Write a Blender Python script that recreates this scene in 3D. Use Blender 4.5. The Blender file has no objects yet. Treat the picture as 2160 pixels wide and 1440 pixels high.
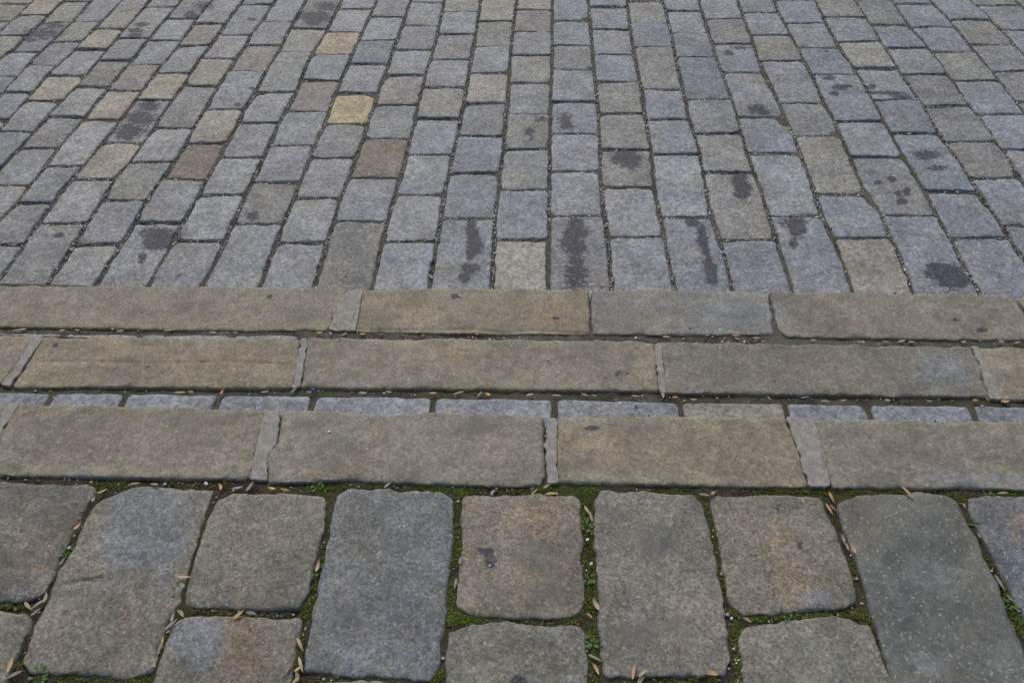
import bpy, math, random
import numpy as np
from mathutils import Vector, noise

random.seed(7)
rng = np.random.default_rng(7)
C = bpy.context.scene.collection
R = math.radians

# ------------------------------------------------------------------ survey
# The paving was measured off the photograph: a photo point is carried to the
# real ground level it lies on, and everything is built there in metres.
CX, CY, F = 1080.0, 720.0, 1560.0
HC = 1.30                                   # eye height above the top landing
PITCH = math.atan((720 + 985) / F)
SP, CP = math.sin(PITCH), math.cos(PITCH)
STEP = 0.12
LV = [0.0, -STEP, -2 * STEP, -3 * STEP]     # top landing, two treads, street
YAW = R(2.25)                               # the steps lie a little askew

ca, sa = math.cos(-YAW), math.sin(-YAW)
def rot(u, v):                              # along the step, away from the viewer
    return (u * ca - v * sa, u * sa + v * ca)
def unrot(x, y):
    return (x * ca + y * sa, -x * sa + y * ca)

def W(x, y, z):
    u, v = (x - CX) / F, (y - CY) / F
    d = (u, CP - v * SP, -SP - v * CP)
    t = (z - HC) / d[2]
    return (d[0] * t, d[1] * t)

def PX(x, y, z):
    dx, dy, dz = x, y, z - HC
    zc = dy * CP - dz * SP
    return (CX + F * dx / zc, CY - F * (dy * SP + dz * CP) / zc)

# ------------------------------------------------------------------ node helpers
class NT:
    def __init__(self, name):
        self.m = bpy.data.materials.new(name)
        self.m.use_nodes = True
        self.t = self.m.node_tree
        self.t.nodes.clear()
        self.out = self.n('ShaderNodeOutputMaterial')
        self.b = self.n('ShaderNodeBsdfPrincipled')
        self.l(self.b.outputs[0], self.out.inputs['Surface'])
    def n(self, typ, **kw):
        nd = self.t.nodes.new(typ)
        for k, v in kw.items():
            setattr(nd, k, v)
        return nd
    def l(self, a, b):
        self.t.links.new(a, b)
    def set(self, sock, v):
        if hasattr(v, 'is_output') or isinstance(v, bpy.types.NodeSocket):
            self.l(v, sock)
        else:
            sock.default_value = v
    def math(self, op, a, b=0.0, clamp=False):
        nd = self.n('ShaderNodeMath', operation=op, use_clamp=clamp)
        self.set(nd.inputs[0], a)
        self.set(nd.inputs[1], b)
        return nd.outputs[0]
    def mix(self, fac, a, b, mode='MIX'):
        nd = self.n('ShaderNodeMix', data_type='RGBA', blend_type=mode)
        nd.clamp_factor = True
        self.set(nd.inputs[0], fac)
        self.set(nd.inputs[6], a)
        self.set(nd.inputs[7], b)
        return nd.outputs[2]
    def noise(self, vec, scale, detail=3.0, rough=0.55):
        nd = self.n('ShaderNodeTexNoise')
        self.l(vec, nd.inputs['Vector'])
        nd.inputs['Scale'].default_value = scale
        nd.inputs['Detail'].default_value = detail
        nd.inputs['Roughness'].default_value = rough
        return nd.outputs['Fac']
    def vor(self, vec, scale, out='Color'):
        nd = self.n('ShaderNodeTexVoronoi')
        self.l(vec, nd.inputs['Vector'])
        nd.inputs['Scale'].default_value = scale
        return nd.outputs[out]
    def rng(self, v, a, b, c=0.0, d=1.0, smooth=True):
        nd = self.n('ShaderNodeMapRange', interpolation_type='SMOOTHSTEP' if smooth else 'LINEAR')
        self.set(nd.inputs['Value'], v)
        nd.inputs['From Min'].default_value = a
        nd.inputs['From Max'].default_value = b
        nd.inputs['To Min'].default_value = c
        nd.inputs['To Max'].default_value = d
        return nd.outputs['Result']
    def attr(self, name, typ='GEOMETRY', out='Fac'):
        return self.n('ShaderNodeAttribute', attribute_name=name, attribute_type=typ).outputs[out]
    def grey(self, v):
        nd = self.n('ShaderNodeCombineColor')
        for i in range(3):
            self.l(v, nd.inputs[i])
        return nd.outputs[0]
    def bump(self, h, dist, strength=1.0, prev=None):
        nd = self.n('ShaderNodeBump')
        nd.inputs['Strength'].default_value = strength
        nd.inputs['Distance'].default_value = dist
        self.l(h, nd.inputs['Height'])
        if prev is not None:
            self.l(prev, nd.inputs['Normal'])
        return nd.outputs[0]

def stone_material(name, grain, contrast, blotch, fleck, warmth, bumpd):
    k = NT(name)
    info = k.n('ShaderNodeObjectInfo')
    tc = k.n('ShaderNodeTexCoord')
    off = k.n('ShaderNodeVectorMath', operation='MULTIPLY_ADD')
    cmb = k.n('ShaderNodeCombineXYZ')
    k.l(info.outputs['Random'], cmb.inputs[0])
    k.l(k.math('MULTIPLY', info.outputs['Random'], 3.7), cmb.inputs[1])
    k.l(k.math('MULTIPLY', info.outputs['Random'], 1.9), cmb.inputs[2])
    k.l(cmb.outputs[0], off.inputs[0])
    off.inputs[1].default_value = (40, 40, 40)
    k.l(tc.outputs['Object'], off.inputs[2])
    v = off.outputs[0]
    base = info.outputs['Color']
    # granite grain: feldspar, quartz and mica crystals
    g1 = k.noise(v, grain, 4, 0.75)
    g2 = k.noise(v, grain * 0.38, 3, 0.7)
    cell = k.n('ShaderNodeSeparateColor')
    k.l(k.vor(v, grain * 1.25), cell.inputs[0])
    m = k.math('MULTIPLY_ADD', k.math('SUBTRACT', g1, 0.5), contrast * 2.6)
    m.node.inputs[2].default_value = 1.0
    m2 = k.math('MULTIPLY_ADD', k.math('SUBTRACT', g2, 0.5), contrast * 1.7)
    m2.node.inputs[2].default_value = 1.0
    m3 = k.rng(cell.outputs[0], 0.0, 1.0, 1 - contrast * 0.42, 1 + contrast * 0.42, False)
    m4 = k.math('MULTIPLY', k.rng(k.noise(v, 8, 6, 0.65), 0.3, 0.7, 0.78, 1.18), k.rng(k.noise(v, 30, 4, 0.65), 0.3, 0.7, 0.86, 1.13))
    mul = k.math('MULTIPLY', k.math('MULTIPLY', m, m2), k.math('MULTIPLY', m3, m4))
    # warm and cool drift across the face
    drift = k.noise(v, 6.5, 4, 0.6)
    col = k.mix(k.rng(drift, 0.45, 0.72, 0, 0.28), base, (0.29, 0.25, 0.18, 1))
    col = k.mix(k.rng(drift, 0.46, 0.25, 0, 0.3), col, (0.21, 0.228, 0.25, 1))
    fine = k.noise(v, 42, 3, 0.6)
    col = k.mix(k.rng(fine, 0.52, 0.75, 0, warmth), col, (0.31, 0.245, 0.15, 1))
    # mineral veins of iron and cool bands placed by the survey
    rough_n = k.math('ADD', k.math('MULTIPLY', k.noise(v, 24, 6, 0.75), 0.7), k.math('MULTIPLY', g1, 0.3))
    rust = k.math('ADD', k.attr('rust'), k.math('MULTIPLY', k.math('SUBTRACT', rough_n, 0.5), 2.6))
    rustm = k.math('MULTIPLY', k.rng(rust, 0.35, 0.85, 0, 0.48), k.rng(k.attr('rust'), 0.02, 0.2))
    col = k.mix(rustm, col, (0.275, 0.20, 0.128, 1))
    cool = k.math('ADD', k.attr('cool'), k.math('MULTIPLY', k.math('SUBTRACT', rough_n, 0.5), 2.2))
    coolm = k.math('MULTIPLY', k.rng(cool, 0.35, 0.7, 0, 0.75), k.rng(k.attr('cool'), 0.02, 0.2))
    col = k.mix(coolm, col, (0.222, 0.238, 0.256, 1))
    col = k.mix(1.0, col, k.grey(mul), 'MULTIPLY')
    # darker lichen blotches
    bl = k.noise(v, 16, 6, 0.68)
    blm = k.rng(bl, 0.56, 0.68, 0, blotch)
    col = k.mix(blm, col, (0.115, 0.112, 0.105, 1))
    pits = k.rng(k.noise(v, 120, 2, 0.5), 0.66, 0.75, 0, 0.55)
    col = k.mix(pits, col, (0.06, 0.058, 0.055, 1))
    # pale flecks
    fl = k.rng(cell.outputs[1], 1 - fleck, 1 - fleck * 0.4, 0, 0.38)
    col = k.mix(fl, col, (0.52, 0.52, 0.50, 1))
    grime = k.math('ADD', k.attr('grime'), k.math('MULTIPLY', k.math('SUBTRACT', rough_n, 0.5), 2.0))
    grm = k.math('MULTIPLY', k.rng(grime, 0.25, 0.95, 0, 0.55), k.rng(k.attr('grime'), 0.02, 0.25))
    col = k.mix(grm, col, (0.125, 0.124, 0.122, 1))
    # broken, unweathered edges
    pale = k.math('ADD', k.attr('pale'), k.math('MULTIPLY', k.math('SUBTRACT', rough_n, 0.5), 1.4))
    palem = k.math('MULTIPLY', k.rng(pale, 0.45, 0.75, 0, 0.6), k.rng(k.attr('pale'), 0.02, 0.2))
    col = k.mix(palem, col, (0.34, 0.335, 0.32, 1))
    # tar
    tn = k.noise(v, 52, 7, 0.78)
    tar = k.math('ADD', k.attr('tar'), k.math('MULTIPLY', k.math('SUBTRACT', tn, 0.5), 2.6))
    tarm = k.math('MULTIPLY', k.rng(tar, 0.46, 0.62, 0, 0.94), k.rng(k.attr('tar'), 0.03, 0.25))
    tcol = k.mix(k.rng(g2, 0.35, 0.7), (0.026, 0.026, 0.036, 1), (0.068, 0.067, 0.082, 1))
    tarm = k.math('MULTIPLY', tarm, k.rng(k.noise(v, 120, 4, 0.7), 0.32, 0.52, 0.42, 1.0))
    col = k.mix(k.rng(k.attr('tar'), 0.12, 0.8, 0, 0.30), col, (0.10, 0.10, 0.115, 1))
    col = k.mix(tarm, col, tcol)
    k.l(col, k.b.inputs['Base Color'])
    k.l(k.rng(g2, 0.3, 0.7, 0.62, 0.86, False), k.b.inputs['Roughness'])
    k.b.inputs['Specular IOR Level'].default_value = 0.42
    b1 = k.bump(k.noise(v, 38, 6, 0.65), bumpd, 0.6)
    b2 = k.bump(g1, 0.0016, 0.6, b1)
    k.l(b2, k.b.inputs['Normal'])
    return k.m

M_SETT = stone_material('sett_granite', 105, 0.64, 0.34, 0.035, .18, .0035)
M_KERB = stone_material('kerb_granite', 165, 0.52, 0.50, 0.012, .30, .0022)
M_SLAB = stone_material('slab_granite', 195, 0.72, 0.34, 0.02, .26, .0045)
M_FLECK = stone_material('flecked_slab', 215, 0.40, 0.25, 0.06, .10, .004)

def mortar_material():
    k = NT('mortar')
    tc = k.n('ShaderNodeTexCoord')
    v = tc.outputs['Object']
    a = k.noise(v, 42, 6, 0.72)
    b = k.noise(v, 190, 4, 0.7)
    mp = k.n('ShaderNodeVectorMath', operation='MULTIPLY')
    k.l(v, mp.inputs[0])
    mp.inputs[1].default_value = (70, 14, 30)
    gr = k.noise(mp.outputs[0], 1.0, 4, .6)
    col = k.mix(k.rng(a, 0.35, 0.68), (0.25, 0.24, 0.215, 1), (0.41, 0.40, 0.37, 1))
    col = k.mix(k.rng(b, 0.48, 0.7, 0, 0.6), col, (0.17, 0.16, 0.14, 1))
    k.l(col, k.b.inputs['Base Color'])
    k.b.inputs['Roughness'].default_value = 0.85
    col = k.mix(k.rng(gr, .60, .65, 0, .5), col, (.12, .115, .105, 1))
    k.l(col, k.b.inputs['Base Color'])
    k.l(k.bump(b, 0.0012, 0.6, k.bump(a, 0.004, 0.7, k.bump(gr, .003, .6))), k.b.inputs['Normal'])
    return k.m
M_MORTAR = mortar_material()

def bed_material(name, dark, mid, light, green, gfac):
    k = NT(name)
    geo = k.n('ShaderNodeNewGeometry')
    v = geo.outputs['Position']
    a = k.noise(v, 14, 5, 0.65)
    b = k.noise(v, 160, 4, 0.7)
    col = k.mix(k.rng(a, 0.32, 0.68), dark, mid)
    col = k.mix(k.rng(b, 0.48, 0.72, 0, 0.8), col, light)
    if gfac:
        g = k.noise(v, 7, 4, 0.6)
        col = k.mix(k.math('MULTIPLY', k.rng(g, 0.42, 0.6), k.rng(b, 0.3, 0.6, 0.3, gfac)), col, green)
    k.l(col, k.b.inputs['Base Color'])
    k.b.inputs['Roughness'].default_value = 0.95
    k.b.inputs['Specular IOR Level'].default_value = 0.15
    k.l(k.bump(b, 0.004, 0.9), k.b.inputs['Normal'])
    return k.m
M_SAND = bed_material('street_joint_sand', (0.05, 0.046, 0.04, 1), (0.145, 0.137, 0.12, 1), (0.25, 0.24, 0.215, 1), (0.06, 0.07, 0.03, 1), 0.25)
M_SOIL = bed_material('landing_joint_soil', (0.032, 0.027, 0.02, 1), (0.075, 0.063, 0.045, 1), (0.15, 0.132, 0.10, 1), (0.06, 0.07, 0.02, 1), 0.85)
M_TREAD = bed_material('tread_joint_soil', (0.05, 0.046, 0.038, 1), (0.13, 0.12, 0.10, 1), (0.22, 0.21, 0.18, 1), (0.05, 0.058, 0.02, 1), 0.5)

def simple_attr_material(name, ramp, rough, spec=0.2, noise_scale=300, trans=0.0):
    """colour from a per-element 'shade' attribute 0..1"""
    k = NT(name)
    r = k.n('ShaderNodeValToRGB')
    els = r.color_ramp.elements
    els[0].position, els[0].color = ramp[0]
    els[1].position, els[1].color = ramp[-1]
    for p, c in ramp[1:-1]:
        e = els.new(p)
        e.color = c
    k.l(k.attr('shade'), r.inputs[0])
    geo = k.n('ShaderNodeNewGeometry')
    n = k.noise(geo.outputs['Position'], noise_scale, 3)
    col = k.mix(1.0, r.outputs[0], k.grey(k.rng(n, 0.3, 0.7, 0.75, 1.2, False)), 'MULTIPLY')
    k.l(col, k.b.inputs['Base Color'])
    k.b.inputs['Roughness'].default_value = rough
    k.b.inputs['Specular IOR Level'].default_value = spec
    return k.m

def husk_material(name, c1, c2):
    k = NT(name)
    info = k.n('ShaderNodeObjectInfo')
    tc = k.n('ShaderNodeTexCoord')
    w = k.n('ShaderNodeVectorMath', operation='MULTIPLY')
    k.l(tc.outputs['Object'], w.inputs[0])
    w.inputs[1].default_value = (40, 420, 60)
    s = k.noise(w.outputs[0], 1.0, 4, 0.6)
    col = k.mix(k.math('ADD', k.rng(s, 0.3, 0.7, 0, 0.7), k.math('MULTIPLY', info.outputs['Random'], 0.4)), c1, c2)
    k.l(col, k.b.inputs['Base Color'])
    k.b.inputs['Roughness'].default_value = 0.55
    k.l(k.bump(s, 0.0006, 0.6), k.b.inputs['Normal'])
    return k.m
M_HUSK = {'o': husk_material('orange_husk', (0.40, 0.22, 0.095, 1), (0.56, 0.37, 0.19, 1)),
          't': husk_material('tan_husk', (0.32, 0.24, 0.145, 1), (0.44, 0.36, 0.235, 1)),
          'g': husk_material('grey_husk', (0.15, 0.135, 0.11, 1), (0.30, 0.28, 0.24, 1))}

# ------------------------------------------------------------------ marks measured on the stones
# photo x, y, half sizes, strength
TAR = [
 (340,496,44,17,1),(330,515,30,12,1),(301,541,7,8,.9),(296,553,5,4,.9),(125,496,11,6,.8),(533,455,12,9,.8),
 (994,472,9,11,.9),(996,490,11,13,1),(1001,515,15,19,1),(992,536,8,13,.9),(992,567,19,13,1),(979,586,10,10,.9),
 (1215,470,17,11,1),(1217,490,26,17,1),(1205,510,25,18,1),(1215,526,23,14,1),(1216,550,15,14,.8),(1215,575,27,19,.95),(1212,597,26,14,.9),
 (1320,333,29,15,1.1),(1330,347,20,9,1),(1560,380,15,15,1),(1567,397,15,12,1),(1565,411,18,8,1),
 (1465,472,14,8,.9),(1480,490,9,14,.95),(1482,510,11,11,.95),(1490,530,8,12,.8),(1493,550,9,11,.8),(1500,567,13,11,.95),(1502,588,11,13,.9),(1455,465,9,5,.9),
 (1675,470,25,10,1.05),(1681,487,16,10,1),(1674,512,9,10,.9),
 (1955,327,27,10,1),(1978,354,20,8,.85),(1880,378,10,6,.85),(1895,410,7,6,.85),(1912,404,8,7,.9),(1902,424,10,6,.9),(1852,385,9,4,.8),
 (1995,575,38,17,1.15),(2010,592,36,15,1.15),(1973,561,20,8,1),
 (87,70,40,13,.85),(62,83,18,6,.8),(113,54,22,8,.8),(287,65,16,5,.85),(285,75,14,4,.9),(299,52,13,4,.85),
 (428,13,22,10,.85),(402,33,14,7,.95),(313,224,22,12,1),(296,250,32,15,1.05),(277,275,32,14,1),(265,289,22,7,.9),
 (532,41,9,3,.95),(530,187,7,3,.8),(500,221,8,3,.9),(665,35,38,12,.95),(688,14,24,10,.9),(660,48,22,6,.85),
 (1192,250,17,13,.75),(1195,266,13,9,.75),(1141,251,17,6,.8),(1118,277,14,11,.6),(1122,293,8,4,.7),
 (1562,101,26,4,.8),(1537,112,8,5,.9),(1597,230,20,10,.95),(1612,238,16,5,.8),
 (1772,185,15,5,1),(1760,197,9,5,.95),(1786,182,12,3,.9),(1750,165,14,5,.7),
 (1845,195,20,4,.95),(1882,197,25,4,1),(1907,205,22,4,.9),(1837,184,10,5,.85),
 (117,728,6,4,.9),(312,774,7,4,.6),(1250,902,16,5,.85),(1025,1162,15,6,1),(1035,1183,10,13,1.05),(1095,1437,13,9,1.2),
 (2070,696,12,6,.7),(2010,674,20,4,.6),(1310,787,18,6,.6),(568,626,8,5,.7),(960,626,9,6,.75),(1170,671,7,4,.7),(2110,625,6,3,.5),
 (190,1223,26,3,.65),(1690,1150,10,10,.5),
]
RUST = [
 (780,950,50,50,.6),(735,985,60,25,.6),(790,905,55,22,.6),(690,1000,70,15,.6),(190,1130,20,70,.7),(310,1190,26,16,.7),(265,1310,70,36,.6),(120,1370,40,25,.6),
 (510,1390,55,110,1.0),(1640,1150,80,60,.7),(1680,1235,60,50,1.0),(1580,1100,50,40,.6),(1140,1085,80,45,.85),(1000,1070,40,30,.7),(1172,1188,22,12,1),(1125,1212,40,9,1),(1080,1290,80,12,.6),
 (70,1150,50,40,.55),(80,1200,40,30,.6),(2145,1110,25,50,.7),(1170,665,60,34,.8),(850,640,80,25,.5),(200,745,160,34,.55),(450,760,160,40,.6),(970,750,70,45,.7),
 (1250,950,110,55,.55),(120,985,110,20,.5),(1480,960,130,50,.4),(830,312,40,14,.7),(340,300,26,10,.6),(2030,630,90,8,.5),(60,640,70,30,.45),(1120,560,50,30,.2),
]
COOL = [
 (300,1120,85,95,1),(420,1350,65,60,.9),(1560,665,100,34,.9),(1400,650,90,30,.5),(1990,780,75,50,.8),(2050,1010,130,22,.6),(800,1380,150,60,.7),(930,1150,30,90,.6),(1720,1260,40,22,.8),
 (700,650,50,40,.4),(1970,1400,80,40,.6),(40,1250,60,20,.5),
]
PALE = [
 (165,1001,34,9,.9),(240,814,36,7,.9),(900,696,130,9,.7),(1100,700,90,8,.7),(1730,711,60,5,.7),(760,1012,60,7,.6),(1120,1015,40,10,.7),(400,1006,70,6,.6),
 (470,818,60,6,.5),(1292,560,6,40,.9),(1000,612,200,4,.2),(1500,916,20,8,.0),(1460,535,16,8,.8),(1380,298,7,4,1.2),
]

GRIME = [
 (1385,1140,50,42,.9),(1345,1335,55,26,1),(1420,1320,45,22,.9),(1300,1085,34,22,.7),(1130,1180,55,40,.9),(1150,1250,50,24,.9),(1050,1260,40,20,.6),(560,1130,50,30,.5),(600,1200,60,30,.5),
 (430,885,130,18,.7),(150,940,60,20,.6),(330,960,50,18,.6),(80,900,40,14,.6),(640,900,40,18,.7),(720,935,45,24,.8),(1010,900,60,18,.8),(980,960,50,24,.7),(1100,960,30,20,.6),
 (1240,980,55,26,.8),(1330,905,60,14,.7),(1440,940,40,20,.6),(1600,920,50,14,.6),(1880,950,44,20,.8),(1860,1008,34,13,.9),(1950,915,36,10,.9),(2010,980,30,16,.6),(1780,920,30,14,.6),
 (700,750,40,14,.7),(820,740,60,12,.6),(1050,780,60,14,.6),(1180,740,60,10,.6),(1310,787,30,8,.9),(1480,760,90,20,.6),(1600,740,60,12,.6),(200,740,30,8,.6),(280,755,20,6,.6),
 (160,650,40,10,.6),(400,640,60,12,.6),(530,655,40,10,.6),(640,670,40,16,.8),(960,650,40,10,.5),(1000,680,60,8,.6),(1700,640,40,8,.6),(1850,670,60,10,.6),(2000,650,40,8,.6),(1420,690,24,6,.8),
 (85,1080,80,30,.5),(130,1250,50,10,.8),(1980,1150,30,40,.4),(1600,1380,30,20,.4),(1080,1360,60,20,.4),
]
CRACK = [ # photo polylines, depth in metres
 ([(1642,1070),(1656,1110),(1680,1140),(1690,1160)],.0045),([(1690,1160),(1725,1180),(1745,1205),(1760,1240)],.002),
 ([(128,1232),(160,1228),(190,1220),(214,1217)],.0045),([(214,1217),(235,1170),(250,1140)],.0015),
 ([(756,694),(800,697),(850,697),(880,695),(920,697),(990,694),(1060,702),(1120,697),(1180,700),(1240,703)],.004),
 ([(44,762),(180,763),(330,765),(480,762),(610,768)],.0018),
 ([(700,1020),(640,1010),(600,1012)],.002),
]
def crack(x, y):
    s = 0.0
    for pts, d in CRACK:
        for (x0, y0), (x1, y1) in zip(pts, pts[1:]):
            if x < min(x0, x1) - 12 or x > max(x0, x1) + 12 or y < min(y0, y1) - 12 or y > max(y0, y1) + 12:
                continue
            t = ((x - x0) * (x1 - x0) + (y - y0) * (y1 - y0)) / ((x1 - x0) ** 2 + (y1 - y0) ** 2)
            t = min(1, max(0, t))
            e = (x - x0 - t * (x1 - x0)) ** 2 + (y - y0 - t * (y1 - y0)) ** 2
            s = max(s, d * math.exp(-e / 9.0))
    return s

def field(lst, x, y):
    s = 0.0
    for (cx, cy, rx, ry, k) in lst:
        if rx < 17: k *= 1.3
        a, b = (x - cx) / rx, (y - cy) / ry
        if abs(a) < 2.2 and abs(b) < 2.2:
            s = max(s, k * math.exp(-(a * a + b * b) * 0.62))
    return s

# ------------------------------------------------------------------ stone builder
def tag(o, label=None, cat=None, group=None, kind=None):
    if label: o['label'] = label
    if cat: o['category'] = cat
    if group: o['group'] = group
    if kind: o['kind'] = kind

def resample(pts, step):
    pts = np.array(pts, float)
    q = np.vstack([pts, pts[:1]])
    d = np.hypot(*(np.diff(q, axis=0)).T)
    s = np.concatenate([[0], np.cumsum(d)])
    n = max(24, int(s[-1] / step))
    t = np.linspace(0, s[-1], n, endpoint=False)
    return np.column_stack([np.interp(t, s, q[:, 0]), np.interp(t, s, q[:, 1])])

def rounded(pts, rad):
    """replace each corner by a small arc (quadratic) of size rad"""
    out = []
    n = len(pts)
    for i in range(n):
        p0, p1, p2 = (np.array(pts[(i + k) % n], float) for k in (-1, 0, 1))
        r = rad * random.choice((.4, .7, 1.0, 1.3, 2.1))
        a = p0 - p1; la = np.hypot(*a)
        b = p2 - p1; lb = np.hypot(*b)
        ra, rb = min(r * random.uniform(.7, 1.3), la * .45), min(r * random.uniform(.7, 1.3), lb * .45)
        s, e = p1 + a / la * ra, p1 + b / lb * rb
        for t in (0, .25, .5, .75, 1):
            out.append(tuple((1 - t) ** 2 * s + 2 * t * (1 - t) * p1 + t * t * e))
    return out

def ccw(p):
    p = np.array(p)
    x, y = p[:, 0], p[:, 1]
    return np.sum(x * np.roll(y, -1) - np.roll(x, -1) * y) > 0

POLY = []          # (object, outline, level, nick) for joints and husks

def stone(name, pts, z, mat, colour, depth=0.06, step=0.008, wob=0.0022, edge=0.006, relief=0.0028, dome=0.002, tilt=0.004, marks=True, nick=None, chip=1.35):
    if not ccw(pts):
        pts = pts[::-1]
    p = resample(pts, step)
    sd = random.uniform(0, 500)
    def nrm(p):
        t = np.roll(p, -1, 0) - np.roll(p, 1, 0)
        t /= np.maximum(np.hypot(t[:, 0], t[:, 1]), 1e-9)[:, None]
        return np.column_stack([-t[:, 1], t[:, 0]])         # inward for ccw
    nn = nrm(p)
    for i in range(len(p)):
        v = Vector((p[i, 0] + sd, p[i, 1], sd))
        p[i] += nn[i] * (wob * .8 * noise.noise(v * 14) + wob * .8 * noise.noise(v * 55) + wob * .75 * noise.noise(v * 130))
    c = p.mean(0)
    nn = nrm(p)
    for _ in range(3):
        nn = (nn + np.roll(nn, 1, 0) + np.roll(nn, -1, 0)) / 3
    nn /= np.hypot(nn[:, 0], nn[:, 1])[:, None]
    # medial segment the rings shrink to
    q = p - c
    ev, evec = np.linalg.eigh(q.T @ q)
    ax = evec[:, 1]
    along, across = q @ ax, q @ evec[:, 0]
    hl, hw = (along.max() - along.min()) / 2, (across.max() - across.min()) / 2
    seg = max(hl - hw, 0.0) if hl > 2.0 * hw else 0.0
    tgt = c + np.clip(along, -seg, seg)[:, None] * ax
    em = np.array([edge * (1.0 + 0.9 * chip * noise.noise(Vector((x + sd, y, 3)) * 22) + .5 * chip * noise.noise(Vector((x + sd, y, 9)) * 70)) for x, y in p]).clip(edge * .25, edge * 3)
    rings = []
    for off, dz in ((-.15, -depth), (0.0, -2.6), (0.14, -1.35), (.5, -.55), (1.1, -.16), (2.0, 0.0)):
        zz = np.full(len(p), dz) if dz == -depth else dz * em
        rings.append((p + nn * (em * off)[:, None], zz))
    for ri_, it in ((3, 1), (4, 3), (5, 8)):            # relax the inset rings so that no corner folds over
        g = rings[ri_][0]
        for _ in range(it):
            g = g * .5 + (np.roll(g, 1, 0) + np.roll(g, -1, 0)) * .25
        rings[ri_] = (g, rings[ri_][1])
    inner = rings[-1][0]
    nr = max(4, int((hw - 2 * edge) / step))
    for k in range(1, nr + (seg >= 0.03)):
        t = min(k / nr, 0.9995)
        rings.append((inner * (1 - t) + tgt * t, np.zeros(len(p))))
    tx, ty = random.uniform(-1, 1) * tilt, random.uniform(-1, 1) * tilt
    verts, tarv, rustv, coolv, palev, griv = [], [], [], [], [], []
    for ri, (rp, rz) in enumerate(rings):
        for (x, y), zz in zip(rp, rz):
            lx, ly = x - c[0], y - c[1]
            h = 0.0
            if ri:
                v = Vector((x + sd, y + sd, 0))
                h = relief * (noise.noise(v * 9) + .6 * noise.noise(v * 26) + .3 * noise.noise(v * 70))
                rr = min(1.0, (lx * lx + ly * ly) / (hl * hl + hw * hw) * 1.6)
                h += dome * (1 - rr) + (tx * lx / hl + ty * ly / hl)
            if marks and ri:
                X, Y = PX(x, y, z + zz + h)
                if z > -.3: h -= crack(X, Y)
            verts.append((lx, ly, zz + h))
            if marks and ri:
                griv.append(field(GRIME, X, Y))
                tarv.append(field(TAR, X, Y)); rustv.append(field(RUST, X, Y))
                coolv.append(field(COOL, X, Y)); palev.append(field(PALE, X, Y))
            else:
                griv.append(0); tarv.append(0); rustv.append(0); coolv.append(0); palev.append(0)
    n = len(p)
    faces = []
    for r in range(len(rings) - 1):
        a, b = r * n, (r + 1) * n
        for i in range(n):
            j = (i + 1) % n
            faces.append((a + i, a + j, b + j, b + i))
    last = (len(rings) - 1) * n
    if seg < 0.03:
        verts.append((0.0, 0.0, float(np.mean([v[2] for v in verts[last:last + n]]))))
        for l in (tarv, rustv, coolv, palev, griv):
            l.append(float(np.mean(l[last:last + n])))
        ci = len(verts) - 1
        for i in range(n):
            faces.append((last + i, last + (i + 1) % n, ci))
    me = bpy.data.meshes.new(name)
    me.from_pydata(verts, [], faces)
    me.update()
    me.shade_smooth()
    for nm, l in (('tar', tarv), ('rust', rustv), ('cool', coolv), ('pale', palev), ('grime', griv)):
        if max(l) > 0.01:
            a = me.attributes.new(nm, 'FLOAT', 'POINT')
            a.data.foreach_set('value', np.array(l, dtype=np.float32))
    me.materials.append(mat)
    o = bpy.data.objects.new(name, me)
    o.location = (c[0], c[1], z)
    o.color = (*colour, 1)
    C.objects.link(o)
    POLY.append((o, p, z, nick))
    return o

def vary(c, s=0.05):
    c = (c[0] * 1.02, c[1] * 1.06, c[2] * 1.095)
    k = 1 + random.uniform(-s, s)
    return tuple(max(0.01, x * k * (1 + random.uniform(-s, s) * .14)) for x in c)

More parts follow.
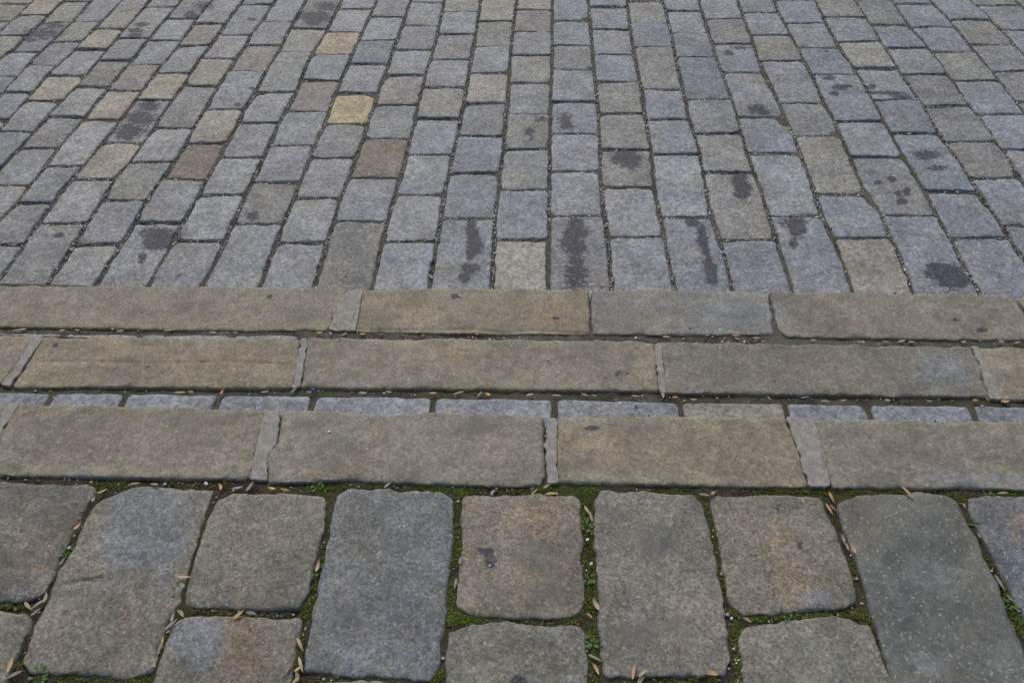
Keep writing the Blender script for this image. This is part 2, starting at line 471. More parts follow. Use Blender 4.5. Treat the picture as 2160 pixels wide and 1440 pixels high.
# ------------------------------------------------------------------ street setts
# joint lines between the columns, photo x at photo y
LINES = {
 'M8': [(-90,95),(-50,50),(-6,0)],
 'M7': [(-25,90),(0,67),(20,47),(47,25),(72,0)],
 'M6': [(-70,190),(0,120),(21,110),(56,75),(92,42),(136,0)],
 'M5': [(-110,315),(9,192),(59,137),(85,110),(110,87),(151,47),(194,0)],
 'M4': [(-80,355),(0,272),(50,217),(97,160),(125,135),(175,87),(211,50),(235,25),(259,0)],
 'M3': [(-100,465),(1,355),(41,312),(71,280),(102,245),(132,212),(160,182),(205,132),(225,105),(265,60),(302,20),(317,0)],
 'M2': [(-95,575),(-60,532),(0,465),(35,430),(64,390),(97,347),(125,310),(155,275),(182,245),(220,195),(270,137),(315,80),(350,40),(384,0)],
 'M1': [(-14,605),(2,585),(30,547),(49,522),(77,480),(112,427),(145,385),(175,352),(206,310),(240,270),(267,235),(286,210),(315,170),(336,145),(355,120),(384,85),(412,45),(450,0)],
 'L0': [(97,605),(102,597),(127,560),(152,522),(174,485),(186,470),(210,430),(240,380),(269,347),(296,310),(325,270),(352,225),(387,180),(405,150),(425,120),(445,97),(476,50),(512,0)],
 'L1': [(201,605),(227,560),(251,522),(262,510),(277,480),(287,465),(306,430),(329,397),(355,360),(366,342),(387,310),(410,270),(432,232),(462,180),(497,125),(519,95),(537,62),(550,50),(581,0)],
 'L2': [(312,605),(336,560),(357,522),(374,490),(387,467),(405,435),(420,410),(436,377),(455,347),(474,310),(502,262),(515,230),(542,188),(561,150),(589,107),(617,50),(635,25),(645,0)],
 'L3': [(424,605),(452,560),(465,522),(475,505),(491,472),(506,435),(517,410),(530,385),(545,360),(554,335),(566,308),(589,260),(606,225),(624,195),(637,160),(660,112),(682,75),(694,55),(709,25),(720,0)],
 'L4': [(547,605),(555,585),(572,535),(587,505),(601,460),(619,417),(635,380),(654,335),(664,306),(685,262),(695,232),(706,200),(719,170),(734,137),(749,100),(766,62),(785,25),(796,0)],
 'L5': [(663,605),(667,585),(680,547),(690,510),(702,472),(717,422),(735,380),(750,335),(761,306),(777,255),(794,212),(801,180),(815,150),(827,112),(841,75),(854,37),(867,0)],
 'L6': [(786,605),(790,585),(801,535),(809,505),(817,465),(827,430),(840,385),(855,335),(862,305),(876,250),(884,212),(897,160),(909,120),(919,87),(927,50),(937,0)],
 'L7': [(906,605),(909,585),(916,535),(922,505),(930,460),(937,410),(947,372),(954,330),(963,300),(971,250),(981,200),(990,150),(996,112),(1004,75),(1011,25),(1014,0)],
 'L8': [(1036,605),(1041,560),(1042,510),(1045,460),(1051,410),(1055,360),(1063,305),(1067,250),(1071,200),(1075,150),(1078,100),(1081,75),(1086,25),(1091,0)],
 'L9': [(1157,605),(1158,500),(1159,402),(1160,310),(1164,160),(1166,0)],
 'L10': [(1290,605),(1286,550),(1284,497),(1277,472),(1270,422),(1266,360),(1266,311),(1264,250),(1256,175),(1252,125),(1247,75),(1241,0)],
 'L11': [(1424,605),(1419,585),(1409,547),(1404,505),(1394,460),(1382,410),(1377,360),(1373,305),(1361,250),(1354,187),(1340,125),(1332,75),(1326,25),(1323,0)],
 'L12': [(1545,607),(1540,585),(1529,535),(1519,502),(1502,460),(1492,410),(1482,360),(1474,310),(1454,250),(1447,212),(1439,175),(1426,125),(1417,75),(1405,25),(1397,0)],
 'L13': [(1671,612),(1655,560),(1639,510),(1625,460),(1611,422),(1594,372),(1580,335),(1570,305),(1557,250),(1541,200),(1522,150),(1505,100),(1489,50),(1475,0)],
 'L14': [(1799,612),(1795,597),(1776,547),(1757,497),(1735,455),(1721,410),(1702,360),(1684,307),(1659,250),(1646,225),(1625,175),(1612,160),(1600,125),(1585,75),(1569,37),(1556,0)],
 'L15': [(1925,612),(1919,597),(1901,547),(1882,505),(1864,460),(1846,435),(1827,407),(1805,360),(1794,330),(1782,305),(1765,262),(1736,212),(1716,162),(1695,125),(1669,75),(1642,25),(1632,0)],
 'L16': [(2066,612),(2057,597),(2027,547),(2007,505),(1979,455),(1952,405),(1925,360),(1907,330),(1893,305),(1862,250),(1842,212),(1807,150),(1772,100),(1740,45),(1720,0)],
 'L17': [(2200,612),(2150,535),(2131,505),(2116,477),(2087,435),(2062,402),(2049,377),(2020,335),(1996,305),(1962,250),(1941,212),(1902,155),(1867,100),(1837,50),(1803,0)],
 'L18': [(2330,612),(2236,490),(2147,372),(2135,342),(2107,305),(2070,250),(2037,212),(2010,170),(1970,112),(1920,55),(1880,0)],
 'L19': [(2310,410),(2177,255),(2142,212),(2102,162),(2051,100),(2006,45),(1962,0)],
 'L20': [(2330,300),(2215,170),(2147,100),(2102,50),(2047,0)],
 'L21': [(2330,190),(2220,80),(2155,12),(2142,0)],
 'L22': [(2340,100),(2232,0)],
}
# cross joints of each column, photo y from the step outwards, and the stone colours
B=(.24,.253,.278); G=(.24,.244,.245); T=(.245,.238,.208); L=(.285,.292,.30); Wm=(.325,.31,.265); BR=(.18,.158,.138)
PK=(.245,.215,.195); Yl=(.385,.325,.195); DB=(.20,.213,.238); DG=(.20,.2,.19); PE=(.37,.31,.235); LT=(.30,.29,.26)
COLS = [
 ('cM8','M8','M7',[92,46,8,-30],[G,T,LT]),
 ('cM7','M7','M6',[124,76,33,-8],[T,G,LT]),
 ('cM6','M6','M5',[196,160,110,46,4,-36],[DB,B,DB,T,G]),
 ('cM5','M5','M4',[311,252,195,138,89,47,-4],[G,B,L,B,T,B]),
 ('cM4','M4','M3',[355,279,214,159,105,60,-6],[B,L,LT,B,Wm,T]),
 ('cM3','M3','M2',[470,390,312,246,184,129,80,16,-28],[L,L,G,L,DG,G,L,B]),
 ('cM2','M2','M1',[612,517,429,350,253,191,137,86,41,-4],[B,G,B,L,Wm,PK,B,L,B]),
 ('cM1','M1','L0',[632,472,379,301,211,154,97,51,-7],[G,L,LT,L,Wm,B,PK,L]),
 ('c0','L0','L1',[632,516,425,342,271,181,124,74,9,-36],[L,B,DG,L,G,LT,L,B,B]),
 ('c1','L1','L2',[632,470,378,302,232,149,95,47,-12],[B,B,BR,LT,B,PK,L,B]),
 ('c2','L2','L3',[632,508,412,333,260,194,110,60,-5],[B,L,L,L,L,G,T,DG]),
 ('c3','L3','L4',[632,472,385,305,235,170,115,67,19,-27],[B,DG,B,L,PK,G,PE,L,B]),
 ('c4','L4','L5',[632,512,417,334,261,196,135,85,36,-12],[B,L,L,G,Yl,L,DB,L,G]),
 ('c5','L5','L6',[634,466,375,292,221,158,104,54,6,-38],[DG,B,BR,G,PK,G,B,L,G]),
 ('c6','L6','L7',[634,509,411,326,250,184,126,72,24,-22],[B,L,L,B,T,L,G,L,T]),
 ('c7','L7','L8',[634,461,365,287,218,154,96,45,-4],[B,B,B,G,LT,L,T,Wm]),
 ('c8','L8','L9',[634,506,402,315,240,174,117,67,20,-28],[LT,B,G,T,G,T,G,PK,Wm]),
 ('c9','L9','L10',[634,456,361,282,214,147,96,43,-14],[G,L,B,B,L,DG,B,B]),
 ('c10','L10','L11',[636,499,394,315,239,172,115,62,15,-30],[L,L,T,T,T,B,G,B,B]),
 ('c11','L11','L12',[636,459,326,252,188,99,47,3,-42],[B,L,B,B,T,DB,T,G]),
 ('c12','L12','L13',[637,505,365,282,209,119,69,24,-22],[B,T,T,G,DB,G,L,B]),
 ('c13','L13','L14',[639,455,324,247,152,92,40,-5],[B,L,B,G,B,DG,L]),
 ('c14','L14','L15',[640,501,410,287,217,129,74,27,-18],[LT,B,T,DG,L,T,B,G]),
 ('c15','L15','L16',[641,454,331,256,158,99,49,1,-43],[B,G,L,B,DB,G,B,B]),
 ('c16','L16','L17',[640,502,403,282,211,144,88,37,-8],[B,DB,B,DB,L,LT,B,T]),
 ('c17','L17','L18',[600,476,377,299,224,157,101,51,2,-42],[B,B,T,DG,DG,G,B,DG,G]),
 ('c18','L18','L19',[406,315,239,171,109,57,8,-36],[B,B,B,T,B,B,G]),
 ('c19','L19','L20',[290,214,150,94,41,-6],[G,DG,G,T,B]),
 ('c20','L20','L21',[182,120,64,11,-36],[G,B,G,T]),
 ('c21','L21','L22',[90,28,-20],[G,DG]),
]
def line_w(name):
    pts = LINES[name]
    return pts
def on_line(name, y):
    """world point where the joint line meets photo row y (street level); lines run straight past their ends"""
    pts = sorted(LINES[name], key=lambda q: q[1])
    if y < pts[0][1]:
        k = pts[0], pts[min(4, len(pts) - 1)]
    elif y > pts[-1][1]:
        k = pts[-max(2, min(4, len(pts)))], pts[-1]
    else:
        for a, b in zip(pts, pts[1:]):
            if a[1] <= y <= b[1]:
                k = a, b
                break
    (xa, ya), (xb, yb) = k
    x = xa + (xb - xa) * (y - ya) / (yb - ya)
    return x
def kind_name(c):
    return {B:'blue-grey',G:'grey',T:'olive-grey',L:'pale grey',Wm:'cream',BR:'dark brown',PK:'pinkish brown',Yl:'ochre yellow',DB:'slate blue',DG:'dark grey',PE:'peach',LT:'sandy grey'}[c]
ORD = ['','first','second','third','fourth','fifth','sixth','seventh','eighth','ninth','tenth','eleventh']
SPECIAL = {
 ('c4',4):'ochre yellow sett, the only yellow one in the street',
 ('c1',2):'darkest brown sett on the left, with pale joints all round',
 ('c5',2):'long brownish sett just below the ochre yellow one, to its right',
 ('c8',7):'pinkish brown square sett at the top centre, redder than its neighbours',
 ('cM2',5):'pinkish brown sett, left of the cream one above the big black stain',
 ('cM1',6):'pinkish tan sett high on the left, tallest brown one near the top',
 ('cM1',3):'long sett almost covered by a ragged black tar stain, on the left',
 ('cM1',4):'cream sett directly above the big black tar stain on the left',
 ('c1',0):'kerbside sett with a diagonal black tar streak, left part of the street',
 ('c7',0):'kerbside sett with a thin broken chain of tar blots, left of centre',
 ('c9',0):'kerbside sett with one broad vertical tar band down its middle',
 ('c11',0):'kerbside sett with a thin tar line down its right half, right of centre',
 ('c13',0):'long kerbside sett with a square tar patch on its far end',
 ('c15',0):'long kerbside sett with a big round tar patch at its near corner',
 ('c10',2):'square sett with one dark tar patch along its far edge, right of centre',
 ('c12',1):'long olive sett with a tar patch near its far right corner',
 ('c15',1):'long grey sett with a few scattered tar drops, right side',
 ('c16',2):'long sett with a tar smear across its far half, right side',
 ('c15',3):'long purplish sett with a hook shaped tar mark, upper right',
 ('c16',4):'sett with a dark ragged crust along its near edge, upper right',
 ('c13',4):'square sett with a thin tar smear along its far edge, upper right',
 ('c13',3):'long grey sett with a black blot at its near right corner',
 ('c3',6):'peach coloured sett near the top, left of centre',
 ('c2',7):'sett at the top edge darkened by a wide soot-black stain, left of centre',
 ('cM6',2):'purplish sett with a faded tar stain near the top left corner',
 ('c8',5):'olive sett with one round white dot near its far edge, top centre',
 ('cM4',3):'bluest sett of the upper left, beside the olive and brown ones',
 ('c8',8):'cream sett touching the top edge, directly above the pinkish brown square one',
 ('c7',7):'pale cream sett touching the top edge, left of the other cream one',
 ('c5',4):'patchy pinkish sett touching the ochre yellow one at its right',
}
cnames = [c[0] for c in COLS]
SETTS = []
for (cn, la, lb, ys, cols) in COLS:
    ci = cnames.index(cn)
    for j in range(len(ys) - 1):
        y0, y1 = ys[j], ys[j + 1]
        dy = [random.uniform(-1.3, 1.3) for _ in range(4)]
        yl0, yr0, yl1, yr1 = y0 + dy[0], y0 + dy[1], y1 + dy[2], y1 + dy[3]
        # level rows tilt a little with the steps
        mid = (y0 + y1) / 2
        pts = [W(on_line(la, yl0), yl0, LV[3]), W(on_line(lb, yr0), yr0, LV[3])]
        pts += [W(on_line(lb, mid), mid, LV[3])]
        pts += [W(on_line(lb, yr1), yr1, LV[3]), W(on_line(la, yl1), yl1, LV[3])]
        pts += [W(on_line(la, mid), mid, LV[3])]
        P = np.array(pts)
        c = P.mean(0)
        # pull the outline back from the joint centre lines
        gx, gy = random.uniform(.0050, .0078), random.uniform(.0044, .0066)
        ux = P[1] - P[0]; wdt = np.hypot(*ux); ux /= wdt
        uy = P[4] - P[0]; dep = np.hypot(*uy); uy /= dep
        P = np.array([P[0] + ux*gx + uy*gy, P[1] - ux*gx + uy*gy, P[2] - ux*gx, P[3] - ux*gx - uy*gy, P[4] + ux*gx - uy*gy, P[5] + ux*gx])
        corner = rounded([P[0], P[1], P[3], P[4]], 0.013)
        q4 = len(corner) // 4
        out = corner[:2*q4] + [tuple(P[2])] + corner[2*q4:] + [tuple(P[5])]
        col = cols[j]
        wl = 1 - min(1, max(0, (np.mean([on_line(la, mid), on_line(lb, mid)]) - 300) / 900))
        tint = (col[0] * (1 + .06 * wl), col[1] * (1 + .015 * wl), col[2] * (1 - .07 * wl))
        o = stone('street_sett', out, LV[3] + random.uniform(-.003, .003), M_SETT, vary(tint if col in (Yl, PE, Wm, LT, BR) else tuple(a * .68 + b * .32 for a, b in zip(tint, (.245, .25, .257))), .09), wob=.0038, edge=.0042, relief=.0026, dome=.0022, tilt=.0028, nick=('sett', cn, j))
        o.pass_index = 0
        SETTS.append((o, cn, j, col, wdt, dep))
def sett_label(cn, j, col, wdt, dep):
    if (cn, j) in SPECIAL:
        return SPECIAL[(cn, j)]
    shape = 'long' if dep > 1.62 * wdt else ('oblong' if dep > 1.25 * wdt else 'square')
    k = cnames.index(cn)
    a, b = cnames.index('cM1'), cnames.index('c16')
    head = f'{kind_name(col)} {shape} sett, '
    if k < a:
        return head + f'{ORD[j + 1]} from left edge in the {ORD[a - k]} column up from the kerb'
    if k > b:
        return head + f'{ORD[j + 1]} from right edge in the {ORD[k - b]} column up from the kerb'
    if k <= cnames.index('c7'):
        return head + f'{ORD[j + 1]} up from the kerb in the {ORD[k - a + 1]} column from left'
    return head + f'{ORD[j + 1]} up from the kerb in the {ORD[b - k + 1]} column from right'
for (o, cn, j, col, wdt, dep) in SETTS:
    tag(o, sett_label(cn, j, col, wdt, dep), 'sett', 'granite setts paving the street')

# ------------------------------------------------------------------ kerbs of the three steps
KT=(.242,.222,.178); KG=(.228,.215,.185); KO=(.262,.23,.175); KB=(.238,.236,.228); KD=(.192,.185,.165)
def kerb(pts, z, colour, label, nick, group, mat=M_KERB):
    w = [W(x, y, z) for x, y in pts]
    colour = (colour[0] * 1.04, colour[1] * 1.045, colour[2] * .99)
    o = stone('kerb_stone', rounded(w, .006), z, mat, colour, depth=.15, step=.0052, wob=.0024, edge=.0042, relief=.0022, dome=.001, tilt=.001, nick=nick, chip=1.6)
    tag(o, label, 'kerb stone', group)
    return o
g3, g2, g1 = 'kerb stones of the lowest step', 'kerb stones of the middle step', 'kerb stones of the top step'
kerb([(-260,601),(0,602),(350,603),(700,606),(738,611),(716,636),(693,692),(690,697),(540,698),(280,695),(0,690),(-260,688)], LV[2], KT,
     'long tan kerb stone at the left of the farthest step, wedge end at the right', 'long left far kerb', g3)
kerb([(766,609),(1000,609),(1242,610),(1244,660),(1245,704),(1000,705),(860,702),(749,698),(756,658)], LV[2], KO,
     'ochre kerb stone of the farthest step with a cracked near edge', 'ochre far kerb', g3)
kerb([(1246,610),(1400,611),(1600,613),(1622,622),(1628,660),(1634,706),(1440,707),(1249,705)], LV[2], KB,
     'bluish grey kerb stone of the farthest step, shorter than its neighbours', 'bluish far kerb', g3)
kerb([(1623,615),(1800,616),(2129,621),(2160,656),(2185,718),(1900,716),(1660,711),(1643,694)], LV[2], KG,
     'tan-grey kerb stone of the farthest step, right of the bluish one', 'tan right far kerb', g3)
kerb([(2146,624),(2420,628),(2480,724),(2200,718),(2175,668)], LV[2], KT,
     'kerb stone cut by the right edge on the farthest step', 'right-edge far kerb', g3)

kerb([(-280,703),(0,705),(72,707),(40,760),(4,809),(-300,806)], LV[1], KT,
     'tan kerb stone cut by the left edge on the middle step', 'left-edge middle kerb', g2)
kerb([(92,709),(360,711),(634,713),(628,765),(616,819),(480,820),(300,817),(180,816),(22,818),(55,765)], LV[1], KO,
     'orange-tan kerb stone of the middle step with one dark spot near its far edge', 'orange-tan middle kerb', g2)
kerb([(648,712),(1000,714),(1383,719),(1386,770),(1392,825),(1200,824),(940,821),(632,818),(640,765)], LV[1], KT,
     'mottled tan kerb stone in the centre of the middle step', 'mottled middle kerb', g2)
kerb([(1393,720),(1700,724),(2050,730),(2068,775),(2088,838),(1760,834),(1403,828),(1398,775)], LV[1], KD,
     'dark grey kerb stone of the middle step with a bluish right end', 'dark middle kerb', g2)
kerb([(2064,730),(2330,734),(2400,850),(2112,844),(2088,785)], LV[1], KT,
     'tan kerb stone cut by the right edge on the middle step', 'right-edge middle kerb', g2)

kerb([(-320,844),(0,849),(21,850),(-10,900),(-60,1001),(-380,999)], LV[0], KG,
     'sliver of kerb stone at the left edge of the nearest step', 'left-edge near kerb', g1)
kerb([(36,850),(300,856),(558,862),(561,872),(549,913),(538,955),(524,1011),(380,1010),(200,1007),(0,1003),(-38,1001),(0,915)], LV[0], KT,
     'speckled tan kerb stone of the nearest step, first full one from the left', 'speckled near kerb', g1)
kerb([(592,865),(700,866),(780,870),(800,874),(834,876),(860,873),(885,869),(1000,870),(1149,876),(1147,942),(1154,1000),(1140,1024),(1080,1027),(960,1022),(834,1019),(736,1014),(640,1017),(563,1020),(563,960),(584,935)], LV[0], KG,
     'kerb stone of the nearest step with a rusty patch and a worn dip', 'rusty near kerb', g1)
kerb([(1174,877),(1400,877),(1660,880),(1684,950),(1707,1027),(1560,1027),(1400,1023),(1177,1020),(1173,950)], LV[0], KO,
     'warm tan kerb stone of the nearest step, dark mark near its far edge', 'warm near kerb', g1)
kerb([(1716,883),(1900,885),(2050,889),(2085,889),(2160,887),(2380,890),(2460,1038),(2160,1032),(1960,1030),(1754,1028),(1734,946)], LV[0], KG,
     'grey kerb stone at the right end of the nearest step', 'grey right kerb', g1)

# small setts in the strips behind the nosings
def strip(z, far_y, joints, depth, cols, labels, group):
    for k in range(len(joints) - 1):
        (xa, ya), (xb, yb) = joints[k], joints[k + 1]
        a, b = W(xa + 5.5, ya, z), W(xb - 5.5, yb, z)
        nx, ny = math.sin(-YAW) , -math.cos(YAW)
        c2 = (b[0] + nx * depth, b[1] + ny * depth)
        d2 = (a[0] + nx * depth, a[1] + ny * depth)
        # the sides follow the run of the steps
        o = stone('strip_sett', rounded([d2, c2, b, a], .006), z - .004, M_SETT, vary(cols[k], .04), depth=.05, wob=.0016, edge=.0035, relief=.001, dome=.0005, tilt=.001, nick='strip setts', chip=1.2)
        tag(o, labels[k], 'sett', group)
j1 = [(-40,823),(111,826),(266,827),(463,831),(661,833),(914,837),(1170,839),(1435,846),(1656,848),(1829,851),(2048,853),(2230,857)]
c1s = [B,B,B,B,B,B,B,T,B,B,B]
lab1 = ['blue-grey strip sett cut by the left edge behind the nearest step',
        'small blue-grey strip sett, second from left behind the nearest step',
        'blue-grey strip sett, third from left behind the nearest step',
        'blue-grey strip sett with the blue scrap at its far right corner',
        'blue-grey strip sett right of the blue scrap, facing the dip in the kerb',
        'blue-grey strip sett left of the joint in line with the near kerb joint at centre',
        'blue-grey strip sett with a tan pebble, left of the olive strip sett',
        'olive-grey strip sett, the only one not blue behind the nearest step',
        'short blue-grey strip sett just right of the olive one',
        'blue-grey strip sett, second from the right edge behind the nearest step',
        'blue-grey strip sett cut by the right edge behind the nearest step']
strip(LV[1], 0, j1, .15, c1s, lab1, 'setts in the strip behind the nearest step')
j2 = [(-40,700),(132,701.5),(293,703.5),(490,705.3),(631,705.6)]
strip(LV[2] + .006, 0, j2, .125, [L,L,L,L],
      ['thin pale sliver of a strip sett at left edge behind the middle step',
       'thin pale sliver of a strip sett, second from left behind the middle step',
       'thin pale sliver of a strip sett, third from left behind the middle step',
       'whitest sliver of a strip sett, left of the pale mortar joint behind middle step'],
      'setts in the strip behind the middle step')

# mortar in the kerb joints
def mortar(pts, z, label, groove=None):
    w = [W(x, y, z) for x, y in pts]
    q = np.array(w); cc = q.mean(0); ux = np.array(rot(1, 0)); mid = lambda p: np.mean([k[0] for k in sorted(q.tolist(), key=lambda e: abs(e[1] - p[1]))[:4]])
    w = [tuple(p + ux * (.0036 if p[0] > mid(p) else -.0036)) for p in q]
    o = stone('mortar_joint', rounded(w, .004), z + .0016, M_MORTAR, (.35,.35,.34), depth=.08, step=.004, wob=.0045, edge=.0010, relief=.0014, dome=.0, tilt=.0, marks=False, nick=None, chip=1.2)
    tag(o, label, 'mortar joint', 'mortar fillings between the kerb stones')
    return o
mortar([(737,613),(752,609),(764,610),(755,658),(747,697),(715,697),(694,695),(716,638)], LV[2], 'broad pale mortar wedge between two kerb stones of the farthest step')
mortar([(74,708),(91,710),(54,765),(18,815),(5,811),(42,760)], LV[1], 'narrow pale mortar joint at the left of the middle step')
mortar([(636,714),(647,713),(639,765),(631,818),(617,819),(629,765)], LV[1], 'pale smooth mortar joint left of centre on the middle step')
mortar([(1385,728),(1391,722),(1397,775),(1401,827),(1394,826),(1388,770)], LV[1], 'thin pale mortar joint right of centre on the middle step')
mortar([(2052,731),(2062,731),(2087,785),(2110,843),(2092,841),(2070,775)], LV[1], 'ridged mortar joint near the right end of the middle step')
mortar([(23,851),(34,851),(-2,915),(-40,1000),(-56,1000),(-8,900)], LV[0], 'pale mortar joint cut by the left edge on the nearest step')
mortar([(561,870),(570,864),(590,865),(582,936),(561,960),(561,1014),(528,1012),(539,955),(551,913)], LV[0], 'ragged whitish mortar filling left of centre on the nearest step')
mortar([(1158,884),(1172,880),(1171,950),(1175,1019),(1159,1020),(1154,950)], LV[0], 'pale mortar joint at the centre of the nearest step beside a dark crack')
mortar([(1664,881),(1690,880),(1713,884),(1732,946),(1750,1028),(1710,1028),(1686,950)], LV[0], 'widest mortar joint, grey with a dark groove, at right on the nearest step')

# ------------------------------------------------------------------ large slabs of the top landing
SG='worn slabs of the top landing'
def slab(pts, colour, label, nick, mat=M_SLAB):
    w = [W(x, y, LV[0]) for x, y in pts]
    colour = (colour[0] * .88, colour[1] * .90, colour[2] * .87)
    q = np.array(w); cc = q.mean(0); w = [tuple(p + (p - cc) / np.hypot(*(p - cc)) * .0028) for p in q]
    o = stone('paving_stone', rounded(w, .005), LV[0] - .002, mat, colour, depth=.07, step=.0055, wob=.0030, edge=.0042, relief=.0034, dome=.0018, tilt=.002, nick=nick, chip=1.6)
    tag(o, label, 'paving stone', SG)
slab([(-200,1013),(0,1017),(203,1023),(156,1118),(128,1171),(92,1247),(61,1263),(0,1269),(-230,1265)], (.175,.168,.155),
     'dark brownish slab at the left edge, just below the nearest kerb', 'dark left slab')
slab([(275,1026),(336,1024),(446,1034),(434,1070),(400,1183),(376,1263),(339,1348),(321,1413),(266,1431),(168,1420),(64,1417),(46,1391),(70,1321),(101,1269),(122,1208),(147,1171),(171,1110),(199,1064),(232,1046)], (.25,.235,.205),
     'long slanting slab, bluish at the far end and rusty tan at the near end', 'slanting slab')
slab([(489,1038),(540,1038),(677,1043),(687,1055),(684,1101),(671,1153),(650,1244),(629,1281),(540,1284),(385,1278),(382,1269),(406,1202),(440,1089),(455,1052)], (.215,.205,.178),
     'plain tan-grey slab between the long slanting slab and the long blue-grey one', 'plain tan slab')
slab([(711,1043),(736,1032),(931,1035),(956,1052),(956,1122),(945,1214),(937,1306),(922,1413),(904,1434),(754,1423),(641,1413),(647,1367),(668,1244),(687,1171),(702,1076)], (.20,.21,.222),
     'long blue-grey slab left of centre on the landing', 'long bluish slab')
slab([(980,1047),(998,1043),(1080,1043),(1211,1044),(1225,1058),(1228,1150),(1222,1174),(1228,1195),(1231,1275),(1221,1296),(1187,1301),(1080,1301),(1017,1299),(968,1287),(963,1269),(968,1196),(977,1159),(971,1092)], (.245,.222,.178),
     'ochre tinted slab with a small black splotch, in the middle of the landing', 'ochre slab')
slab([(1254,1052),(1269,1034),(1340,1035),(1465,1040),(1477,1058),(1493,1092),(1511,1183),(1523,1260),(1541,1379),(1532,1419),(1416,1425),(1276,1425),(1266,1367),(1263,1214),(1256,1153)], (.235,.225,.20),
     'long coarse-grained pale slab right of the ochre slab', 'long pale slab')
slab([(1499,1055),(1508,1044),(1620,1043),(1721,1046),(1735,1052),(1754,1098),(1779,1165),(1806,1254),(1806,1269),(1779,1281),(1696,1289),(1638,1292),(1569,1293),(1541,1272),(1532,1220),(1520,1153),(1508,1092)], (.225,.21,.178),
     'slab with a rust-orange band curving across it, right part of the landing', 'rusty slab')
slab([(1767,1064),(1785,1049),(1809,1044),(1895,1043),(1944,1037),(1987,1038),(2020,1058),(2036,1083),(2078,1177),(2124,1275),(2160,1361),(2205,1480),(2195,1530),(1920,1535),(1900,1500),(1883,1440),(1864,1361),(1840,1290),(1816,1199),(1785,1122)], (.165,.172,.165),
     'very long dark slab sprinkled with white flecks, at the right', 'long dark slab', M_FLECK)
slab([(2042,1058),(2050,1047),(2160,1046),(2380,1052),(2480,1345),(2190,1352),(2160,1296),(2097,1171),(2054,1089)], (.195,.205,.23),
     'blue slab cut by the right edge of the photo', 'blue right slab')
slab([(-220,1283),(0,1287),(58,1296),(67,1306),(46,1348),(18,1413),(8,1470),(-20,1540),(-260,1530)], (.205,.195,.17),
     'grey slab in the bottom left corner below the dark brownish slab', 'corner slab')
slab([(391,1301),(422,1298),(540,1301),(629,1303),(635,1312),(622,1367),(612,1440),(600,1530),(570,1545),(310,1540),(296,1510),(324,1428),(348,1348),(367,1315)], (.225,.21,.18),
     'slab half blue and half rust brown, cut by the bottom edge', 'half-rust slab')
slab([(950,1327),(998,1316),(1080,1312),(1214,1321),(1230,1322),(1234,1336),(1240,1440),(1244,1530),(1225,1560),(945,1560),(930,1530),(938,1440),(946,1336)], (.205,.2,.178),
     'plain grey slab below the ochre slab, cut by the bottom edge', 'grey bottom slab')
slab([(1560,1330),(1581,1316),(1620,1312),(1681,1306),(1758,1300),(1791,1303),(1837,1315),(1846,1351),(1880,1440),(1905,1520),(1895,1550),(1600,1550),(1586,1530),(1572,1440)], (.232,.225,.195),
     'pale grey slab with a bowed far edge, below the rust-banded slab', 'bowed slab')
slab([(655,1437),(760,1435),(900,1441),(915,1450),(905,1640),(620,1640),(636,1450)], (.215,.21,.195),
     'sliver of a slab at bottom edge below the long blue-grey slab', 'sliver slab')

# paving that carries on out of the photo on the landing, so the place goes on
# ------------------------------------------------------------------ ground: one stepped sheet of joint filling
e1 = unrot(*W(1080, 870, LV[0]))[1] - .03
e2 = unrot(*W(1080, 715, LV[1]))[1] - .03
e3 = unrot(*W(1080, 609, LV[2]))[1] - .03
def sheet(name, v0, v1, u0, u1, z, mat, stepm, amp, base, drop=None):
    nu, nv = max(2, int((u1 - u0) / stepm)), max(2, int((v1 - v0) / stepm))
    vs, fs = [], []
    for j in range(nv + 1):
        for i in range(nu + 1):
            u, v = u0 + (u1 - u0) * i / nu, v0 + (v1 - v0) * j / nv
            x, y = rot(u, v)
            q = Vector((x, y, z))
            vs.append((x, y, z + base + amp * (noise.noise(q * 3.1) + .7 * noise.noise(q * 17) + .5 * noise.noise(q * 60))))
    for j in range(nv):
        for i in range(nu):
            a = j * (nu + 1) + i
            fs.append((a, a + 1, a + nu + 2, a + nu + 1))
    if drop is not None:                    # a real riser down to the next level
        top = [nv * (nu + 1) + i for i in range(nu + 1)]
        k0 = len(vs)
        vs += [(vs[t][0], vs[t][1], drop - .04) for t in top]
        fs += [(top[i], top[i + 1], k0 + i + 1, k0 + i) for i in range(nu)]
    me = bpy.data.meshes.new(name)
    me.from_pydata(vs, [], fs)
    me.shade_smooth()
    me.materials.append(mat)
    o = bpy.data.objects.new(name, me)
    C.objects.link(o)
    tag(o, kind='structure')
    return o
sheet('landing_ground', .25, e1, -1.3, 1.4, LV[0], M_SOIL, .008, .0035, -.0085, LV[1])
sheet('upper_tread_ground', e1, e2, -1.6, 1.7, LV[1], M_TREAD, .008, .003, -.009, LV[2])
sheet('lower_tread_ground', e2, e3, -2.0, 2.1, LV[2], M_SAND, .008, .0014, -.0062, LV[3])
sheet('street_ground', e3, 5.2, -3.4, 3.5, LV[3], M_SAND, .012, .0026, -.0062)

